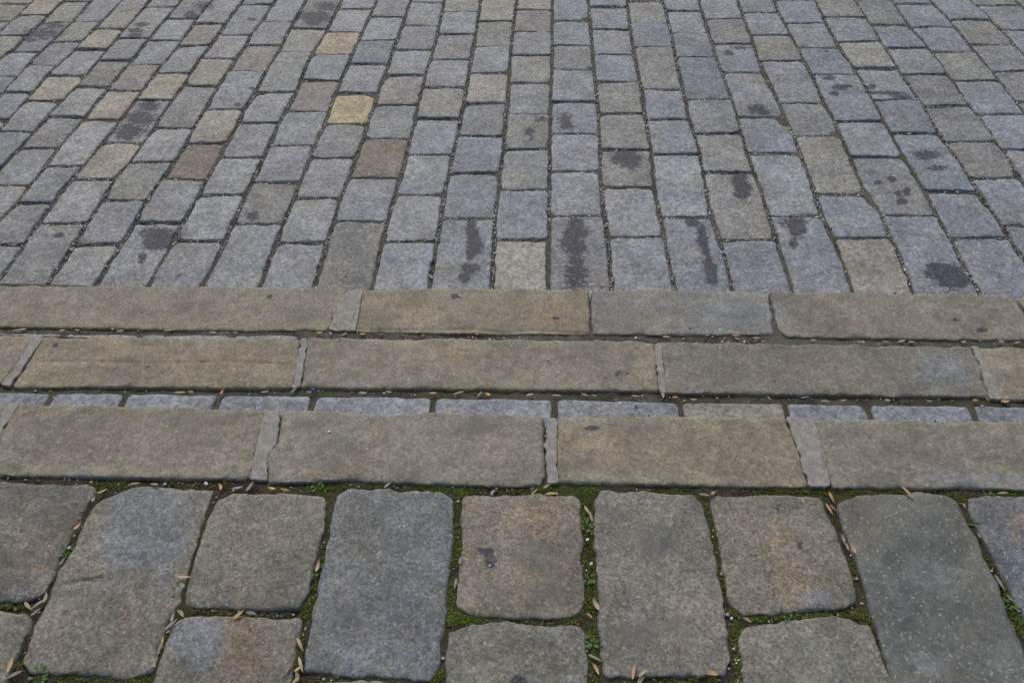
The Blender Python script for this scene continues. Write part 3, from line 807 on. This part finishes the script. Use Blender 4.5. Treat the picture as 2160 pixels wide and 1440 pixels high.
# the wider paving round the measured part (out of the photo)
def paving_material():
    k = NT('distant_paving')
    geo = k.n('ShaderNodeNewGeometry')
    mp = k.n('ShaderNodeMapping')
    mp.inputs['Rotation'].default_value = (0, 0, math.pi / 2 + YAW)
    k.l(geo.outputs['Position'], mp.inputs[0])
    br = k.n('ShaderNodeTexBrick')
    k.l(mp.outputs[0], br.inputs['Vector'])
    br.inputs['Scale'].default_value = 1.0
    br.inputs['Brick Width'].default_value = .27
    br.inputs['Row Height'].default_value = .2
    br.inputs['Mortar Size'].default_value = .007
    br.inputs['Color1'].default_value = (.22, .235, .27, 1)
    br.inputs['Color2'].default_value = (.27, .26, .235, 1)
    br.inputs['Mortar'].default_value = (.10, .092, .08, 1)
    n = k.noise(geo.outputs['Position'], 120, 5, .7)
    k.l(k.mix(1, br.outputs['Color'], k.grey(k.rng(n, .3, .7, .6, 1.4, False)), 'MULTIPLY'), k.b.inputs['Base Color'])
    k.b.inputs['Roughness'].default_value = .8
    k.l(k.bump(br.outputs['Fac'], .012, -.8), k.b.inputs['Normal'])
    return k.m
M_PAVE = paving_material()
def flat(name, quads):
    vs, fs = [], []
    for (u0, v0, u1, v1, z) in quads:
        k = len(vs)
        vs += [(*rot(u0, v0), z), (*rot(u1, v0), z), (*rot(u1, v1), z), (*rot(u0, v1), z)]
        fs.append((k, k + 1, k + 2, k + 3))
    me = bpy.data.meshes.new(name)
    me.from_pydata(vs, [], fs)
    me.materials.append(M_PAVE)
    o = bpy.data.objects.new(name, me)
    C.objects.link(o)
    tag(o, kind='structure')
zs = LV[3] - .006
flat('street', [(-60, e3, -3.4, 60, zs), (3.5, e3, 60, 60, zs), (-3.4, 5.2, 3.5, 60, zs)])
flat('landing', [(-60, -40, -1.3, e1, -.006), (1.4, -40, 60, e1, -.006), (-1.3, -40, 1.4, .25, -.006)])
flat('treads', [(-60, e1, -1.6, e2, LV[1] - .006), (1.7, e1, 60, e2, LV[1] - .006), (-60, e2, -2.0, e3, LV[2] - .006), (2.1, e2, 60, e3, LV[2] - .006)])

# ------------------------------------------------------------------ gravel grit in the joints (uncountable)
class Soup:
    def __init__(self):
        self.v, self.f, self.s = [], [], []
    def add(self, vs, fs, shade):
        k = len(self.v)
        self.v += vs
        self.f += [tuple(i + k for i in f) for f in fs]
        self.s += [shade] * len(vs)
    def build(self, name, mat, smooth=False):
        me = bpy.data.meshes.new(name)
        me.from_pydata(self.v, [], self.f)
        a = me.attributes.new('shade', 'FLOAT', 'POINT')
        a.data.foreach_set('value', np.array(self.s, dtype=np.float32))
        if smooth: me.shade_smooth()
        me.materials.append(mat)
        o = bpy.data.objects.new(name, me)
        C.objects.link(o)
        return o
t_ = (1 + 5 ** .5) / 2
ICO_V = [Vector(v).normalized() for v in ((-1,t_,0),(1,t_,0),(-1,-t_,0),(1,-t_,0),(0,-1,t_),(0,1,t_),(0,-1,-t_),(0,1,-t_),(t_,0,-1),(t_,0,1),(-t_,0,-1),(-t_,0,1))]
ICO_F = [(0,11,5),(0,5,1),(0,1,7),(0,7,10),(0,10,11),(1,5,9),(5,11,4),(11,10,2),(10,7,6),(7,1,8),(3,9,4),(3,4,2),(3,2,6),(3,6,8),(3,8,9),(4,9,5),(2,4,11),(6,2,10),(8,6,7),(9,8,1)]
def pebble(soup, x, y, z, r, shade):
    a = random.uniform(0, 6.28)
    sx, sy, sz = r * random.uniform(.8, 1.35), r * random.uniform(.7, 1.0), r * random.uniform(.5, .8)
    vs = []
    for v in ICO_V:
        k = random.uniform(.82, 1.12)
        px, py, pz = v.x * sx * k, v.y * sy * k, v.z * sz * k
        vs.append((x + px * math.cos(a) - py * math.sin(a), y + px * math.sin(a) + py * math.cos(a), z + pz))
    soup.add(vs, ICO_F, shade)

def inside_photo(x, y, z, m=40):
    X, Y = PX(x, y, z)
    return -m < X < 2160 + m and -m < Y < 1440 + m
grit = Soup()
for (o, p, z, nick) in POLY:
    if nick is None:
        continue
    sett = isinstance(nick, tuple)
    n = len(p)
    c = p.mean(0)
    per = n
    cnt = int(per * (1.7 if sett else .2))
    for _ in range(cnt):
        i = random.randrange(n)
        q = p[i]
        d = q - c
        d = d / np.hypot(*d)
        t = p[(i + 1) % n] - p[i - 1]
        nv = np.array([t[1], -t[0]]) / max(np.hypot(*t), 1e-9)
        off = random.uniform(.002, .011)
        x, y = q + nv * off
        if not inside_photo(x, y, z):
            continue
        if not sett and z == LV[2] : pass
        if abs(z) > .2 and unrot(x, y)[1] < e3 + .02 and sett:
            continue
        if noise.noise(Vector((x * 3, y * 3, 1))) < random.uniform(-.5, .3):
            continue
        r = random.choice((.0015, .0019, .0024, .003, .0042) if sett else (.0013, .0017, .0021, .0025, .0034)) * random.uniform(.8, 1.3)
        pebble(grit, x, y, z - (random.uniform(.002, .006) if sett else random.uniform(.003, .0085)), r, min(1, max(0, random.gauss(.55, .27))))
# loose grains lying on the stones of the street
for _ in range(420):
    X, Y = random.uniform(0, 2160), 600 - abs(random.gauss(0, 190))
    if Y < 0: continue
    x, y = W(X, Y, LV[3])
    pebble(grit, x, y, LV[3] + .003, random.uniform(.0008, .0018), random.uniform(.4, 1))
for _ in range(70):
    X, Y = random.uniform(0, 2160), random.uniform(612, 700)
    x, y = W(X, Y, LV[2]); pebble(grit, x, y, LV[2] + .0015, random.uniform(.0008, .002), random.uniform(.4, 1))
for _ in range(60):
    X, Y = random.uniform(0, 2160), random.uniform(1030, 1440)
    x, y = W(X, Y, LV[0]); pebble(grit, x, y, LV[0] + .002, random.uniform(.0006, .0013), random.uniform(.5, 1))
M_GRIT = simple_attr_material('grit', [(0, (.06, .055, .05, 1)), (.4, (.20, .185, .16, 1)), (.7, (.42, .41, .385, 1)), (1, (.72, .72, .70, 1))], .8)
tag(grit.build('joint_grit', M_GRIT), 'small pale and brown grit caught in the joints between the stones', 'grit', kind='stuff')

# ------------------------------------------------------------------ moss and weeds in the joints
def seg_pts(x0, y0, x1, y1, w, n):
    for _ in range(n):
        t = random.random()
        yield (x0 + (x1 - x0) * t + random.gauss(0, w), y0 + (y1 - y0) * t + random.gauss(0, w * .8))
def in_stone(x, y, z):
    for (b, p) in LAND:
        if b[0] < x < b[2] and b[1] < y < b[3]:
            ins = False
            j = len(p) - 1
            for i in range(len(p)):
                if (p[i][1] > y) != (p[j][1] > y) and x < (p[j][0] - p[i][0]) * (y - p[i][1]) / (p[j][1] - p[i][1]) + p[i][0]:
                    ins = not ins
                j = i
            if ins:
                return True
    return False
LAND = [((p[:, 0].min(), p[:, 1].min(), p[:, 0].max(), p[:, 1].max()), p[::2].tolist()) for (o, p, z, nick) in POLY if abs(z) < .01]
MOSS = [ # photo segment, spread, tufts, hue 0 olive .. 1 fresh green
 (0,1012,200,1022,3,90,.15),(195,1026,265,1024,6,110,.55),(330,1020,500,1028,4,90,.15),(650,1030,690,1034,5,100,.85),(690,1030,960,1030,5,200,.3),(905,1026,990,1042,6,190,.8),(965,1045,962,1110,4,60,.3),
 (990,1036,1130,1036,4,130,.3),(1120,1034,1250,1034,6,230,.7),(1238,1040,1240,1130,6,170,.55),(1240,1130,1246,1290,6,330,.45),(1246,1290,1255,1440,7,420,.6),
 (1300,1032,1500,1034,4,120,.3),(1500,1034,1610,1036,5,170,.55),(1610,1034,1760,1040,4,190,.45),(1760,1038,1980,1036,4,200,.3),(1990,1040,2040,1058,6,170,.4),(2040,1040,2160,1042,4,90,.6),
 (962,1110,952,1230,6,420,.6),(952,1230,944,1300,7,230,.65),(938,1300,985,1310,8,300,.75),(980,1308,1235,1310,4,260,.6),(690,1100,672,1180,4,90,.4),(672,1170,645,1300,5,260,.55),(640,1300,622,1420,5,180,.5),
 (1488,1060,1500,1110,4,70,.6),(1504,1110,1530,1260,4,120,.25),(1535,1200,1530,1240,4,60,.8),(1545,1290,1610,1308,5,230,.65),(1550,1320,1562,1440,6,260,.55),(1630,1302,1780,1296,4,150,.6),(1780,1296,1838,1306,5,190,.6),
 (2044,1070,2085,1150,4,150,.5),(2085,1150,2112,1210,5,130,.35),(2112,1230,2160,1340,6,300,.55),(1760,1080,1790,1140,4,70,.3),(1790,1150,1812,1220,3,60,.35),(1840,1320,1880,1440,4,70,.1),
 (70,1428,330,1436,5,260,.55),(395,1290,630,1292,4,140,.2),(130,1155,142,1172,5,70,.95),(374,1238,378,1262,4,60,.95),(0,1276,60,1282,4,50,.2),(0,1440,40,1400,6,90,.7),(640,1430,900,1430,4,90,.15),(905,1438,935,1420,5,90,.6),(1260,1432,1420,1434,5,150,.25),(1440,1434,1560,1438,5,120,.45),
 (160,1100,190,1060,4,40,.1),(440,1080,410,1180,3,50,.1),(345,1350,375,1280,4,60,.3),
]
moss = Soup()
for (x0, y0, x1, y1, w, n, hue) in MOSS:
    for (X, Y) in seg_pts(x0, y0, x1, y1, w * 1.15, int(n * 2.2)):
        x, y = W(X, Y, LV[0] - .010)
        if in_stone(x, y, 0) or noise.noise(Vector((x * 22, y * 22, 4))) < random.uniform(-.65, .12):
            continue
        z = LV[0] - random.uniform(.006, .012)
        for _b in range(4):
            a = random.uniform(0, 6.28)
            el = random.uniform(.25, 1.2)
            ln = random.uniform(.0025, .0058) * (1.0 + .6 * noise.noise(Vector((x * 30, y * 30, 8))))
            wd = ln * random.uniform(.22, .5)
            dx, dy, dz = math.cos(a) * math.cos(el) * ln, math.sin(a) * math.cos(el) * ln, math.sin(el) * ln
            ox, oy = -math.sin(a) * wd / 2, math.cos(a) * wd / 2
            bx, by = x + random.gauss(0, .0015), y + random.gauss(0, .0015)
            vs = [(bx, by, z), (bx + dx * .55 + ox, by + dy * .55 + oy, z + dz * .6), (bx + dx, by + dy, z + dz * .9), (bx + dx * .55 - ox, by + dy * .55 - oy, z + dz * .6)]
            moss.add(vs, [(0, 1, 2, 3)], min(1, max(0, random.gauss(hue - .12, .24))))
M_MOSS = simple_attr_material('moss', [(0, (.12, .10, .04, 1)), (.3, (.15, .15, .036, 1)), (.6, (.13, .19, .034, 1)), (1, (.22, .32, .06, 1))], .7, .2, 200)
tag(moss.build('moss', M_MOSS), 'green and olive moss growing in the joints of the top landing', 'moss', kind='stuff')
# small broad-leaved weeds one can tell apart
def weed(X, Y, r, label):
    s = Soup()
    x0, y0 = W(X, Y, LV[0] - .008)
    for k in range(15):
        a = random.uniform(0, 6.28)
        d = r * math.sqrt(random.random())
        ln = r * random.uniform(.35, .6)
        cx, cy, cz = math.cos(a) * d, math.sin(a) * d, random.uniform(.002, .009)
        n = 8
        vs = [(cx, cy, cz)]
        for i in range(n):
            t = 6.28 * i / n
            rr = ln * (.5 + .12 * math.cos(t))
            u, v = math.cos(t) * rr, math.sin(t) * rr * .62
            vs.append((cx + u * math.cos(a) - v * math.sin(a), cy + u * math.sin(a) + v * math.cos(a), cz + .18 * u + .0008 * math.cos(2 * t)))
        fs = [(0, 1 + i, 1 + (i + 1) % n) for i in range(n)]
        k0 = len(vs)
        vs += [(cx * .2, cy * .2, -.004), (cx * .2 + .0006, cy * .2, -.004), (cx + .0004, cy, cz), (cx, cy, cz)]
        fs.append((k0, k0 + 1, k0 + 2, k0 + 3))
        s.add(vs, fs, random.uniform(.45, 1))
    o = s.build('weed', M_WEED, True)
    o.location = (x0, y0, LV[0] - .008)
    tag(o, label, 'weed', 'little weeds sprouting in the landing joints')
M_WEED = simple_attr_material('weed_leaf', [(0, (.045, .085, .03, 1)), (.6, (.075, .15, .045, 1)), (1, (.12, .21, .06, 1))], .55, .35)
for (X, Y, r, l) in [(140,1163,.013,'small green weed left of the long slanting slab, halfway down its side'),
                     (377,1246,.012,'small green weed between the long slanting slab and the plain tan slab'),
                     (84,1428,.016,'leafy weed at bottom edge below the long slanting slab'),
                     (664,1210,.011,'dark green weed between plain tan slab and long blue-grey slab'),
                     (1240,1110,.014,'dark green weed at the upper right side of the ochre slab'),
                     (1240,1222,.012,'green weed halfway down the right side of the ochre slab'),
                     (1248,1360,.017,'leafy weed at the right of the slab below the ochre one'),
                     (1655,1298,.011,'green weed below the rust-banded slab'),
                     (2054,1102,.012,'green weed left of the blue slab at the right edge'),
                     (2128,1275,.014,'leafy weed between the long dark slab and blue slab, low down'),
                     (670,1030,.012,'bright weed above the right corner of the plain tan slab')]:
    weed(X, Y, r, l)

# ------------------------------------------------------------------ seed husks
def husk_mesh(name, ln, wd, bend, mat):
    nu, nv = 10, 5
    vs, fs = [], []
    for side in (1, -1):
        for i in range(nu + 1):
            t = i / nu
            x = (t - .5) * ln
            hw = wd / 2 * (math.sin(math.pi * (t * .94 + .03)) ** .75) * (1.12 - .35 * t)
            for j in range(nv):
                s = j / (nv - 1) * 2 - 1
                th = wd * .15 * (1 - s * s) * math.sin(math.pi * (t * .94 + .03))
                z = bend * (2 * t - 1) ** 2 + .12 * wd * abs(s) * 1.0 + side * th
                vs.append((x, s * hw + bend * .5 * math.sin(t * 3), z))
    m = (nu + 1) * nv
    for i in range(nu):
        for j in range(nv - 1):
            a = i * nv + j
            fs.append((a, a + nv, a + nv + 1, a + 1))
            fs.append((m + a, m + a + 1, m + a + nv + 1, m + a + nv))
    me = bpy.data.meshes.new(name)
    me.from_pydata(vs, [], fs)
    me.shade_smooth()
    me.materials.append(mat)
    return me
HM = {k: [husk_mesh('seed_husk', l, w, b, M_HUSK[k]) for (l, w, b) in ((.024, .0062, .0015), (.021, .0068, .0028), (.026, .0052, -.001))] for k in 'otg'}
HUSKS = []   # photo x, y, angle in the photo, colour, level, length factor
def tile(ox, oy, s, lev, items, f=1.0):
    for it in items:
        x, y, a, c = it[:4]
        HUSKS.append((ox + x / s, oy + y / s, a, c, lev, f * (it[4] if len(it) > 4 else 1)))
tile(0, 1000, 3.272, 0, [(710,120,-25,'o'),(545,360,-45,'o'),(1275,715,-2,'o'),(1250,960,48,'t'),(1118,1160,-80,'o'),(85,1320,-70,'o',1.3),(1520,90,75,'o'),(1655,975,-35,'o'),(1735,960,12,'g'),
  (270,890,-35,'g',1.2),(195,905,45,'t'),(320,850,-80,'g'),(255,950,-35,'g'),(930,64,-8,'t'),(1072,72,8,'t'),(1640,95,-10,'g',1.2),(1730,85,-50,'g'),(1108,1215,-78,'g'),(1085,1300,-62,'g',1.2),(1190,1045,-42,'g',1.2),(1198,982,-72,'g'),(105,1380,-25,'g',1.3),(650,170,-70,'g'),(435,600,-50,'g')])
tile(540, 1000, 3.272, 0, [(110,103,10,'o'),(200,108,10,'o'),(912,75,-35,'g'),(435,632,-76,'t',1.2),(305,1170,65,'t',1.2),(292,1342,-35,'o',.8),(238,1330,-62,'g',1.1),(310,1310,75,'t',1.3),(1418,595,-60,'g',1.1),(1376,750,-82,'g'),(285,1400,82,'g'),(268,1432,-60,'o'),(955,45,60,'g',.7)])
tile(1080, 1000, 3.272, 0, [(155,120,-42,'o'),(240,87,-22,'t'),(270,135,-4,'o'),(520,250,60,'t',1.1),(542,292,75,'t'),(575,905,65,'t',1.2),(535,975,42,'o',.8),(575,1265,25,'g'),(580,1345,65,'o',1.2),(840,1365,-80,'o',1.2),(905,1380,-35,'t'),(895,1415,-55,'g'),(1375,1385,10,'o',1.2),(1390,135,-33,'g'),(1330,140,5,'g'),(1722,955,30,'g',1.1),(1620,1005,25,'t',.9)])
tile(1620, 1000, 3.272, 0, [(440,160,60,'o',1.15),(425,240,55,'o',1.1),(450,232,50,'g'),(580,525,70,'o',1.2),(545,500,70,'t',.7),(960,135,42,'t',1.1),(1625,128,-5,'t',1.1),(1600,745,60,'g',1.2),(515,445,75,'g'),(1350,215,60,'t',.7),(1450,420,60,'g',.8),(1665,855,45,'g')])
tile(0, 580, 3.063, 2, [(105,357,-8,'o'),(150,352,-5,'t',.8),(405,360,-8,'o'),(500,357,5,'o',.7),(730,354,10,'o',.8),(778,359,-5,'t'),(1088,357,-5,'o'),(1380,373,-5,'o',.8),(1520,371,5,'t',.7)])
tile(0, 580, 3.063, 1, [(1165,757,-1,'o',1.3),(1235,758,3,'g'),(1440,757,-58,'o',1.1)])
tile(540, 580, 3.063, 2, [(515,310,-50,'o'),(412,376,8,'o'),(480,379,45,'t'),(570,381,-28,'t'),(690,383,5,'o'),(810,383,-10,'t',.8),(1080,386,-10,'o',.6),(1430,384,5,'t',.6)])
tile(540, 580, 3.063, 1, [(60,758,-10,'g',1.2),(250,742,-40,'g',1.3),(690,764,4,'t',.9),(858,757,3,'t',.9),(1145,766,-3,'o',1.1),(1310,760,-14,'t',1.1),(1445,768,-45,'t',.9),(1497,775,24,'o'),(345,760,-8,'t',.7)])
tile(1080, 580, 3.063, 1, [(115,776,-12,'o',.8),(290,777,3,'o',1.1),(470,774,15,'o',1.0),(530,781,5,'g',.7),(797,782,2,'t'),(971,775,82,'o',1.2),(1052,793,8,'o',.9),(1170,807,0,'o',.8)])
tile(1080, 580, 3.063, 2, [(1150,340,-3,'t',.9),(1000,398,2,'o'),(1260,395,-10,'g'),(1440,395,5,'o'),(1452,413,3,'t'),(1580,405,6,'t',.9)])
tile(1080, 580, 3.063, 1, [(235,550,2,'o',.8)])
tile(1620, 580, 3.063, 1, [(8,795,48,'o',.8),(240,790,-8,'g'),(370,814,0,'t'),(487,813,-10,'o',.7),(770,812,5,'t',.8),(1040,815,10,'t',.8),(1335,812,-5,'t'),(1530,821,4,'o',1.1),(1410,795,60,'g',.8)])
tile(1620, 580, 3.063, 2, [(288,424,-5,'t'),(590,433,0,'o',.8),(757,433,-3,'t',.9),(862,430,-10,'t'),(930,432,5,'t'),(1260,438,-4,'t'),(1370,427,-15,'g',.8),(1500,435,3,'t'),(1610,437,-8,'t')])
tile(1620, 580, 3.063, 3, [(1060,107,10,'t'),(1150,104,4,'o',1.2),(1548,106,-10,'t')])
tile(0, 310, 4, 3, [(1345,1023,10,'o',.7),(1510,1080,-42,'o',.9),(1475,822,-40,'t'),(1265,450,-78,'t'),(2060,80,-30,'t',.7),(1950,680,-60,'t',.8)])
tile(540, 310, 4, 3, [(755,1078,2,'t',.9),(1255,790,-30,'t',.7),(1378,410,-20,'t',.7),(1385,600,2,'o',.8),(2012,590,75,'t',.8),(510,1078,-70,'t',.6),(2000,1055,70,'o',.7),(1690,125,25,'t')])
tile(1080, 310, 4, 3, [(765,1172,-10,'o',1.2),(485,1172,60,'t',.6),(490,100,-5,'t',.8),(775,345,18,'o',.8),(757,470,-72,'o',.6),(1240,505,-82,'t'),(1252,625,70,'t',.8),(1790,880,70,'o',.7),(2110,402,40,'o',.8),(302,35,15,'o',.7),(1190,76,3,'t',.8),(1660,80,0,'t',.6)])
tile(1620, 310, 4, 3, [(655,1055,-70,'t',.8),(55,770,75,'o',.8),(440,580,-40,'t',.8),(240,583,-10,'t',.9),(1200,135,60,'t',.7),(1745,340,50,'t'),(1640,945,40,'t',.7),(690,778,-10,'o',.6),(1170,1060,40,'t',.8)])
tile(1080, 0, 4, 3, [(655,340,-75,'o',.7),(380,382,-8,'o',.9),(520,588,5,'t',.7),(560,1132,-25,'t',.9),(880,300,85,'t',.7)])
tile(540, 0, 4, 3, [(350,770,-20,'t',.8),(1180,700,-60,'t',.7)])
tile(1620, 0, 4, 3, [(1390,480,40,'t',.9),(1980,275,-40,'t',.9),(1660,880,80,'t',.6),(2050,372,5,'t',.8),(630,1180,60,'o',.7)])
def zone(X, Y, lev):
    """which stones a spot lies between, in words"""
    x, y = W(X, Y, LV[lev])
    best = []
    for (o, p, z, nick) in POLY:
        if nick is None or isinstance(nick, tuple) or abs(z - LV[lev]) > .01:
            continue
        d = np.min((p[:, 0] - x) ** 2 + (p[:, 1] - y) ** 2)
        best.append((d, nick))
    best.sort()
    out = []
    for d, n in best:
        if n not in out:
            out.append(n)
    return out[:2], best[0][0] ** .5 if best else 9
CNAME = {'o': 'orange', 't': 'tan', 'g': 'grey'}
lab_groups = {}
for (X, Y, a, c, lev, f) in HUSKS:
    z = LV[lev]
    me = random.choice(HM[c])
    o = bpy.data.objects.new('seed_husk', me)
    x, y = W(X, Y, z)
    x2, y2 = W(X + 6 * math.cos(R(a)), Y + 6 * math.sin(R(a)), z)
    ang = math.atan2(y2 - y, x2 - x)
    on = False
    for (so, p, sz, nick) in POLY:
        if abs(sz - z) < .012 and p[:, 0].min() < x < p[:, 0].max() and p[:, 1].min() < y < p[:, 1].max():
            ins = False
            j = len(p) - 1
            for i in range(len(p)):
                if (p[i][1] > y) != (p[j][1] > y) and x < (p[j][0] - p[i][0]) * (y - p[i][1]) / (p[j][1] - p[i][1]) + p[i][0]:
                    ins = not ins
                j = i
            on = on or ins
    o.location = (x, y, z + (.0055 if on else .0005))
    o.rotation_euler = (random.uniform(-.25, .25), random.uniform(-.12, .12), ang)
    s = f * random.uniform(.78, 1.06)
    o.scale = (s * random.uniform(.8, 1.15), s * random.uniform(.75, 1.2), s * random.uniform(.6, 2.2))
    C.objects.link(o)
    nk, d = zone(X, Y, lev)
    if lev == 3:
        k = min(range(len(SETTS)), key=lambda q: (SETTS[q][0].location.x - x) ** 2 + (SETTS[q][0].location.y - y) ** 2)
        third = ('left' if X < 720 else 'middle' if X < 1440 else 'right')
        dep = 'beside the kerb' if Y > 560 else ('in the near half of the street' if Y > 310 else 'far up the street')
        base = f'{CNAME[c]} husks {dep}, {third} third'
    elif lev == 0:
        base = f'{CNAME[c]} husks by {nk[0]} and {nk[1]}'
    elif lev == 1:
        base = f'{CNAME[c]} husks behind strip setts by {[n for n in nk if n != "strip setts"][0]}'
    else:
        base = f'{CNAME[c]} husks at the foot of the {[n for n in nk if n != "strip setts"][0]}'
    if lev == 1 and Y < 800:
        base = f'{CNAME[c]} husks lying on the {nk[0]}'
    lab_groups.setdefault(base, []).append((X, o))
for base, l in lab_groups.items():
    l.sort(key=lambda q: q[0])
    for i, (X, o) in enumerate(l):
        if len(l) == 1:
            t = base.replace(' husks', ' seed husk', 1) + (' alone' if False else '')
        else:
            pos = 'leftmost' if i == 0 else ('rightmost' if i == len(l) - 1 else ORD[i + 1] + ' from left')
            t = f'{pos} of the {base}'
        tag(o, t, 'seed husk', 'fallen seed husks in the joints')

# ------------------------------------------------------------------ the scrap of blue plastic and the tan pebble
def scrap():
    x, y = W(659, 825, LV[1])
    n = 7
    vs, fs = [], []
    for i in range(n + 1):
        for j in range(5):
            t, s = i / n - .5, j / 4 - .5
            w = .011 * (1 - .35 * abs(t))
            vs.append((t * .014 + .002 * s, s * w, .004 + .0028 * math.sin(t * 5 + s * 3) + .002 * s))
    for i in range(n):
        for j in range(4):
            a = i * 5 + j
            fs.append((a, a + 5, a + 6, a + 1))
    me = bpy.data.meshes.new('plastic_scrap')
    me.from_pydata(vs, [], fs)
    me.shade_smooth()
    k = NT('blue_plastic')
    geo = k.n('ShaderNodeNewGeometry')
    nz = k.noise(geo.outputs['Position'], 180, 3)
    k.l(k.mix(k.rng(nz, .35, .65), (.03, .07, .26, 1), (.07, .13, .38, 1)), k.b.inputs['Base Color'])
    k.b.inputs['Roughness'].default_value = .4
    me.materials.append(k.m)
    o = bpy.data.objects.new('plastic_scrap', me)
    sm = o.modifiers.new('thick', 'SOLIDIFY'); sm.thickness = .0006
    o.location = (x, y, LV[1] - .002)
    o.rotation_euler = (.1, -.15, .5)
    C.objects.link(o)
    tag(o, 'crumpled scrap of blue plastic in the dark joint of the middle step', 'litter')
scrap()
def single_pebble(X, Y, lev, r, shade, label):
    s = Soup()
    pebble(s, 0, 0, 0, r, shade)
    o = s.build('pebble', M_GRIT, True)
    x, y = W(X, Y, LV[lev])
    o.location = (x, y, LV[lev] + r * .45)
    md = o.modifiers.new('round', 'SUBSURF'); md.levels = md.render_levels = 2
    tag(o, label, 'pebble')
single_pebble(1342, 855, 1, .0065, .72, 'tan pebble lying on a blue strip sett behind the nearest step')
single_pebble(695, 911, 0, .004, 1.0, 'white pebble on the rusty kerb stone of the nearest step')
single_pebble(1239, 1139, 0, .005, 1.0, 'round white pebble in the green joint right of the ochre slab')
single_pebble(1247, 1190, 0, .0045, .95, 'smaller whitish pebble lower in the green joint right of the ochre slab')
single_pebble(1033, 1193, 0, .0032, 1.0, 'tiny white pebble on the black splotch of the ochre slab')

# ------------------------------------------------------------------ light, sky, camera
scene = bpy.context.scene
w = bpy.data.worlds.new('World')
scene.world = w
w.use_nodes = True
nt = w.node_tree
bg = nt.nodes['Background']
sky = nt.nodes.new('ShaderNodeTexSky')
sky.sky_type = 'NISHITA'
sky.sun_disc = False
EL, AZ = R(48), R(-12)                       # sun ahead of the viewer, a little to the left
sky.sun_elevation = EL
sky.sun_rotation = AZ
sky.dust_density = 3.5
sky.air_density = 1.0
nt.links.new(sky.outputs[0], bg.inputs['Color'])
bg.inputs['Strength'].default_value = 0.096
sun = bpy.data.lights.new('sun', 'SUN')
sun.energy = 1.5
sun.angle = R(28)
sun.color = (1.0, .95, .88)
so = bpy.data.objects.new('sun', sun)
d = Vector((math.sin(AZ) * math.cos(EL), math.cos(AZ) * math.cos(EL), math.sin(EL)))
so.rotation_euler = d.to_track_quat('Z', 'Y').to_euler()
so.location = (0, 4, 6)
C.objects.link(so)

cam = bpy.data.cameras.new('camera')
cam.sensor_width = 36
cam.lens = F / 2160 * 36
cam.clip_start = .05
cam.clip_end = 300
co = bpy.data.objects.new('camera', cam)
co.location = (0, 0, HC)
co.rotation_euler = (math.pi / 2 - PITCH, 0, 0)
C.objects.link(co)
scene.camera = co
scene.view_settings.view_transform = 'Standard'
scene.view_settings.look = 'None'
scene.view_settings.exposure = 0.0
scene.view_settings.gamma = 1.0
